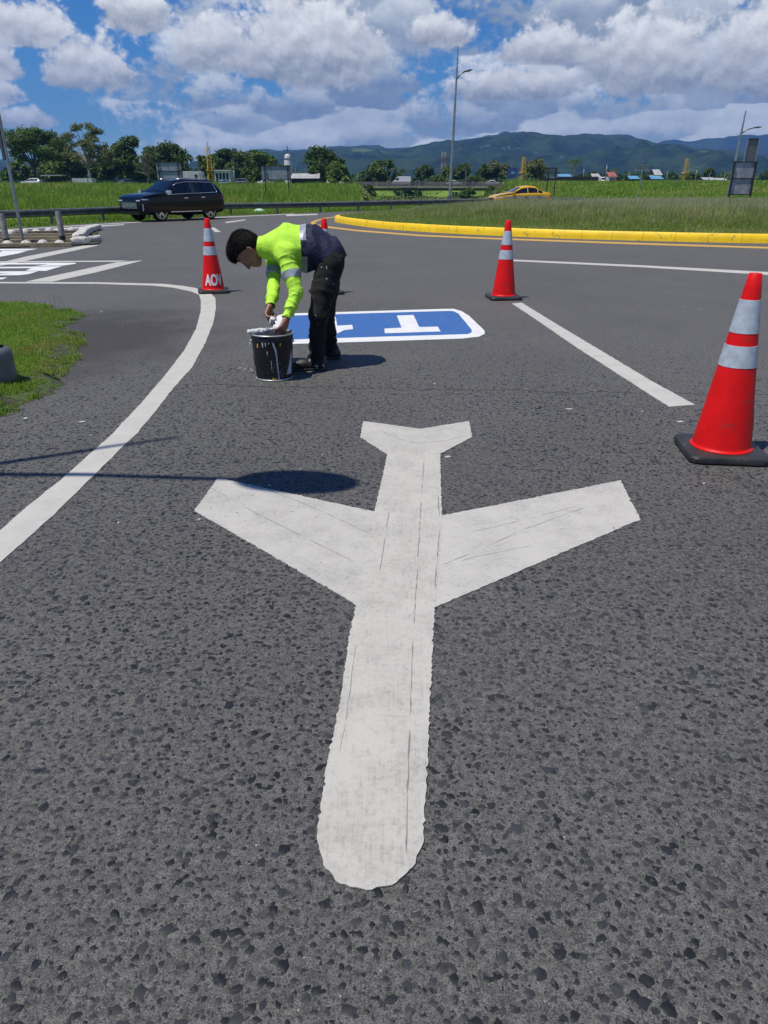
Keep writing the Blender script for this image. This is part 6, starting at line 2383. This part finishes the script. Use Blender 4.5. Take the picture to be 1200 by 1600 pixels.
amp = np.zeros(len(v))
for a, b, r, w in ((shN, elN, .10, .5), (elN, wrN, .08, 1.1), (shF, elF, .10, .6), (elF, wrF, .08, 1.0)):
    t, dd = seg_t(v, a, b)
    L = np.linalg.norm(b - a)
    m = sstep(r, r * .7, dd) * sstep(-.05, .12, t) * sstep(1.08, .98, t)
    ph = t * L * 120 + 4.5 * nz3(v, 18, 11) + 2.0 * nz3(v, 45, 12)
    amp += w * m * .0062 * ((1 - np.abs(np.sin(ph * .5))) ** 2 * 2 - .7) * (.5 + .5 * nz3(v, 18, 13))
tor, ddt = seg_t(v, nb, pelv)
mt = sstep(.05, .2, tor)
fold = (1 - np.abs(nz3(v, 20, 21, np.array([1.2, .5, .5])))) * .012 + nz3(v, 55, 22, np.array([1.0, .6, .4])) * .0030
fold += .020 * sstep(.50, .72, tor) * ((1 - np.abs(np.sin((v[:, 0] * 17 + v[:, 2] * 12) + 1.6 * nz3(v, 11, 23)))) ** 2 - .3)
fold += .010 * sstep(.02, .25, tor) * sstep(.8, .5, tor) * sstep(1.13, 1.02, v[:, 2]) * ((1 - np.abs(nz3(v, 30, 27, np.array([.5, .4, 1.3])))) - .4)
amp += mt * fold * sstep(.02, .12, np.minimum(seg_t(v, elN, wrN)[1], 10))
v = v + nrm * amp[:, None]
fc = v[q].mean(1)
torc, _ = seg_t(fc, nb, pelv)
inarm = np.zeros(len(fc), bool)
for a, b, r in ((elN, wrN, .085), (elF, wrF, .085), (shN, elN, .088), (shF, elF, .088)):
    t, dd = seg_t(fc, a, b)
    inarm |= (dd < r) & (t > .22)
xb = P(473, 390, YP).x + .010 * np.sin(fc[:, 2] * 14)
# hem of the shirt over the hips
ha, hb = vec(P(477, 428, 6.6)), vec(P(536, 404, 6.6))
hn = np.array([(hb - ha)[2], 0, -(hb - ha)[0]])
hn = hn / np.linalg.norm(hn)
below = ((fc - ha) @ hn > .004 * np.sin(fc[:, 1] * 30 + fc[:, 0] * 25)) & (fc[:, 0] > P(474, 420, 6.6).x) & ~inarm
# cuffs cut
t1_, d1_ = seg_t(fc, elN, wrN); t2_, d2_ = seg_t(fc, elF, wrF)
cut = ((t1_ > .955) & (d1_ < .07)) | ((t2_ > .985) & (d2_ < .07))
ta, da = seg_t(fc, shN, elN); tb_, db_ = seg_t(fc, shF, elF)
arm_band = ((ta > .46) & (ta < .64) & (da < .085)) | ((tb_ > .42) & (tb_ < .62) & (db_ < .085))
body_band = (fc[:, 0] > xb) & (fc[:, 0] < xb + .052) & ~inarm & ((fc[:, 2] > 1.095) | (fc[:, 2] < .965))
navy = (fc[:, 0] > xb) & ~inarm & ~body_band
lime = ~navy & ~body_band & ~(arm_band & inarm)
ok = ~below & ~cut
sub_mesh('lime_top', v, q, lime & ok, M['hivis'], person, LOC)
sub_mesh('navy_panel', v, q, navy & ok, M['navy'], person, LOC)
bb_ = arm_band & inarm & ok
tag(sub_mesh('reflective_band', v + nrm * .002, q, bb_ & (fc[:, 1] < 6.58), M['band'], person, LOC))
sub_mesh('reflective_band', v + nrm * .002, q, bb_ & (fc[:, 1] >= 6.58), M['band'], person, LOC)
sub_mesh('reflective_band', v + nrm * .002, q, body_band & ok, M['band'], person, LOC)

# trousers
tr = SDF(.04)
tr.chain([waist * .35 + pelv * .65, pelv], [.125, .138])
for sy in (-.06, .06):
    tr.chain([waist * .3 + pelv * .7 + (0, sy, -.01), pelv + (.012, sy, -.015)], [.11, .128])
tr.chain([hipN, (hipN + kneN) / 2 + (-.005, 0, 0), kneN, (kneN + ankN) / 2, ankN - (0, 0, .075)], [.126, .104, .082, .068, .074])
tr.chain([hipF, (hipF + kneF) / 2, kneF, (kneF + ankF) / 2, ankF - (0, 0, .07)], [.126, .104, .080, .066, .072])
v, q = tr.mesh(.0058)
v = smooth_mesh(v, q, 2)
nrm = vnormals(v, q)
amp = np.zeros(len(v))
for a, b in ((hipN, kneN), (kneN, ankN), (hipF, kneF), (kneF, ankF)):
    t, dd = seg_t(v, a, b)
    L = np.linalg.norm(b - a)
    m = sstep(.15, .10, dd)
    lowr = .6 + .9 * sstep(.55, 1.0, t) + .6 * sstep(.2, 0, t)
    amp += m * lowr * .0052 * np.sin(t * L * 75 + 2.6 * nz3(v, 14, 31) + 1.5 * nz3(v, 36, 32)) * (.5 + .5 * nz3(v, 12, 33))
v = v + nrm * (amp + nz3(v, 45, 34) * .0022)[:, None]
fc = v[q].mean(1)
keep = (fc[:, 2] > .058 + .02 * np.sin(fc[:, 0] * 60)) & ~((fc[:, 0] < P(486, 383, YP).x) & (fc[:, 2] > .9))
sub_mesh('trousers', v, q, keep, M['trouser'], person, LOC)

# shoes
for an, gx_, gy_ in ((ankN, -.22, -.05), (ankF, -.15, -.02)):
    s = SDF(.03)
    a0 = np.array([an[0], an[1], 0.0])
    s.cone(a0 + (.0, 0, .15), a0 + (.015, 0, .05), .058, .054)
    s.cone(a0 + (.045, .005, .055), a0 + (gx_ * .55, gy_ * .5, .052), .050, .050)
    s.cone(a0 + (gx_ * .5, gy_ * .5, .045), a0 + (gx_, gy_, .040), .046, .040)
    v, q = s.mesh(.005)
    v = smooth_mesh(v, q, 1)
    v[:, 2] = np.maximum(v[:, 2], .006)
    v += vnormals(v, q) * (nz3(v, 60, 41) * .002)[:, None]
    shoe = sub_mesh('shoe', v, q, np.ones(len(q), bool), M['shoe'], person, LOC)
    s2 = SDF(.02).cone(a0 + (.045, .005, .014), a0 + (gx_ * .55, gy_ * .5, .014), .050, .051).cone(a0 + (gx_ * .5, gy_ * .5, .014), a0 + (gx_, gy_, .014), .051, .045)
    v, q = s2.mesh(.006)
    v[:, 2] = np.clip(v[:, 2], .002, .024)
    sole = np_mesh('sole', v - np.array(LOC), q, M['rubber'], person)
    for k in range(3):
        b0 = a0 + np.array([gx_ * (.25 + .14 * k), gy_ * .4 - .012, .095 - .012 * k])
        MB().tube([Vector(b0 + (0, -.03, -.01)) - Vector(LOC), Vector(b0 + (0, 0, .006)) - Vector(LOC), Vector(b0 + (0, .03, -.01)) - Vector(LOC)], .004, 5).build('shoelace', M['caked'], person, smooth=True)
# things in the back pocket
pk = vec(P(536, 405, 6.62))
pb = thing('pocket_brush', 'small black and white brush sticking out of the back trouser pocket', 'brush', Vector(pk))
MB().box((0.004, 0, .02), (.030, .026, .055), mat=Matrix.Rotation(R(22), 3, 'Y')).build('handle', M['plastic'], pb)
MB().box((-.012, 0, -.028), (.024, .022, .050), mat=Matrix.Rotation(R(22), 3, 'Y')).build('stock', M['caked'], pb)

# ------------------------------------------------------------------ bucket
BC = Vector((P(430, 592, 6.19).x - .004, 6.19, 0.0))
BRT, BRB, BH = .176, .154, .385
bk = thing('paint_bucket', 'black paint-splashed bucket under the hands of the bending man', 'bucket', BC)


def br_(z): return BRB + (BRT - BRB) * z / BH


prof = [(BRB - .01, .006), (BRB, .012)] + [(br_(z), z) for z in np.linspace(.03, BH - .06, 7)] + [(br_(BH - .055) + .003, BH - .052), (br_(BH - .04) + .003, BH - .045), (br_(BH - .03), BH - .04), (BRT, BH - .008)]
MB().lathe(prof, 48).build('shell', M['bucket'], bk, smooth=True, angle=50)
MB().lathe([(BRT - .010, BH - .05), (BRT - .010, BH - .002), (BRT + .002, BH + .004), (BRT + .007, BH), (BRT + .005, BH - .008), (BRT - .002, BH - .010)], 48, closed_ends=False).build('rim', M['tin'], bk, smooth=True, angle=60)
MB().lathe([(BRB + .001, .002), (BRB + .006, .004), (BRB + .005, .014), (BRB - .001, .016)], 48, closed_ends=False).build('bottom_ring', M['tin'], bk, smooth=True)
mb = MB().lathe([(BRT - .012, BH - .018), (.002, BH - .016)], 48)
mb.build('paint_surface', M['wet'], bk, smooth=True)


def on_bucket(pts, name, mat, off=.0012, sub=6):
    """pts are (angle degrees, z); wraps a polygon strip left/right pairs"""
    rows_ = []
    for (a0, a1, z) in pts:
        rows_.append([Vector(((br_(z) + off) * math.cos(R(a)), (br_(z) + off) * math.sin(R(a)), z)) for a in np.linspace(a0, a1, sub)])
    return MB().grid(rows_).build(name, M[mat], bk, smooth=True)


tri = on_bucket([(-40, -14, .05), (-37, -14, .08), (-30, -14, .13), (-24, -14, .19), (-17.5, -14, .245)], 'label_triangle', 'sheet')
on_bucket([(-70, -66, .02), (-71, -67.5, .08), (-73, -69, .16), (-74.5, -70.5, .23), (-77, -71.5, .27), (-81, -76, .31), (-84, -79, .335)], 'paint_drip', 'sheet', .0022)
for a, w, z0, z1 in ((-110, 1.6, .29, .335), (-101, 1.2, .30, .338), (-92, 1.3, .315, .338), (-98, .7, .22, .26), (-88, .6, .10, .18)):
    on_bucket([(a - w * .4, a + w * .4, z0), (a - w, a + w, (z0 + z1) / 2), (a - w, a + w, z1)], 'paint_drip', 'caked', .0022, 3)
for a, w, z0, z1 in ((-128, 3.2, .285, .318), (-60, 3, .30, .325), (-86, 4.5, .012, .035), (-78, 2, .014, .03)):
    on_bucket([(a - w, a + w * .6, z0), (a - w * .3, a + w, z1)], 'yellow_mark', 'lattice', .0016, 4)
for a in (-172, -8):
    c_ = Vector((br_(BH - .06) * math.cos(R(a)), br_(BH - .06) * math.sin(R(a)), BH - .062))
    MB().lathe([(.002, -.012), (.016, -.012), (.018, .006), (.002, .010)], 12, c_).build('ear', M['tin'], bk, smooth=True)
c0, c1 = (Vector((1.05 * br_(BH - .06) * math.cos(R(a)), 1.05 * br_(BH - .06) * math.sin(R(a)), BH - .062)) for a in (-172, -8))
pts = []
for k in range(17):
    t = k / 16
    p = c0.lerp(c1, t)
    s = math.sin(math.pi * t)
    pts.append(p + Vector((0, .215 * s, -.12 * s)))
MB().tube(pts, .003, 6).build('bail', M['tin'], bk, smooth=True)
on_ = MB().tube([c0, c0 + Vector((-.012, -.02, -.05)), c0 + Vector((.012, -.03, -.11)), c0 + Vector((.026, -.03, -.20))], .0028, 6).build('wire_loop', M['tin'], bk, smooth=True)

# caked brush lying across the rim
pa, pb_, pc = P(388.5, 519, 6.10), P(414, 516.5, 6.14), P(440, 512, 6.20)
pa.z = max(pa.z, BH + .022); pb_.z = max(pb_.z, BH + .026); pc.z = max(pc.z, BH + .03)
wb = thing('paint_brush', 'wide brush caked in white paint lying across the bucket rim', 'brush', pb_)
d = (pc - pa).normalized()
s = SDF(.02)
for k in range(10):
    t = k / 9
    s.ball(vec(pa.lerp(pb_, t)) + RNG.normal(0, .003, 3), .014 + .005 * RNG.random(), .02)
v, q = s.mesh(.0045)
v += vnormals(v, q) * (nz3(v, 160, 51) * .0022 + nz3(v, 420, 52) * .0016)[:, None]
sub_mesh('bristles', v, q, np.ones(len(q), bool), M['caked'], wb, tuple(pb_))
own_pts = [pb_ - pb_, pb_.lerp(pc, .5) - pb_, pc + d * .04 - pb_]
MB().tube(own_pts, [.016, .012, .010], 10).build('handle', M['caked'], wb, smooth=True)
MB().tube([pb_.lerp(pc, .02) - pb_, pb_.lerp(pc, .26) - pb_], [.022, .020], 12).build('ferrule', M['tin'], wb, smooth=True, angle=50)
jp = P(425, 502, 6.29)
j_ = thing('small_jar', 'small whitish jar held in the far hand above the bucket', 'jar', jp)
MB().lathe([(.020, -.026), (.024, -.022), (.024, .014), (.018, .022), (.018, .030), (.015, .032)], 18).build('glass_body', M['jar'], j_, smooth=True, angle=40)
MB().lathe([(.0205, .020), (.0205, .036), (.018, .038)], 18).build('lid', M['carwhite'], j_, smooth=True, angle=40)
j_.rotation_euler = (R(30), R(20), 0)
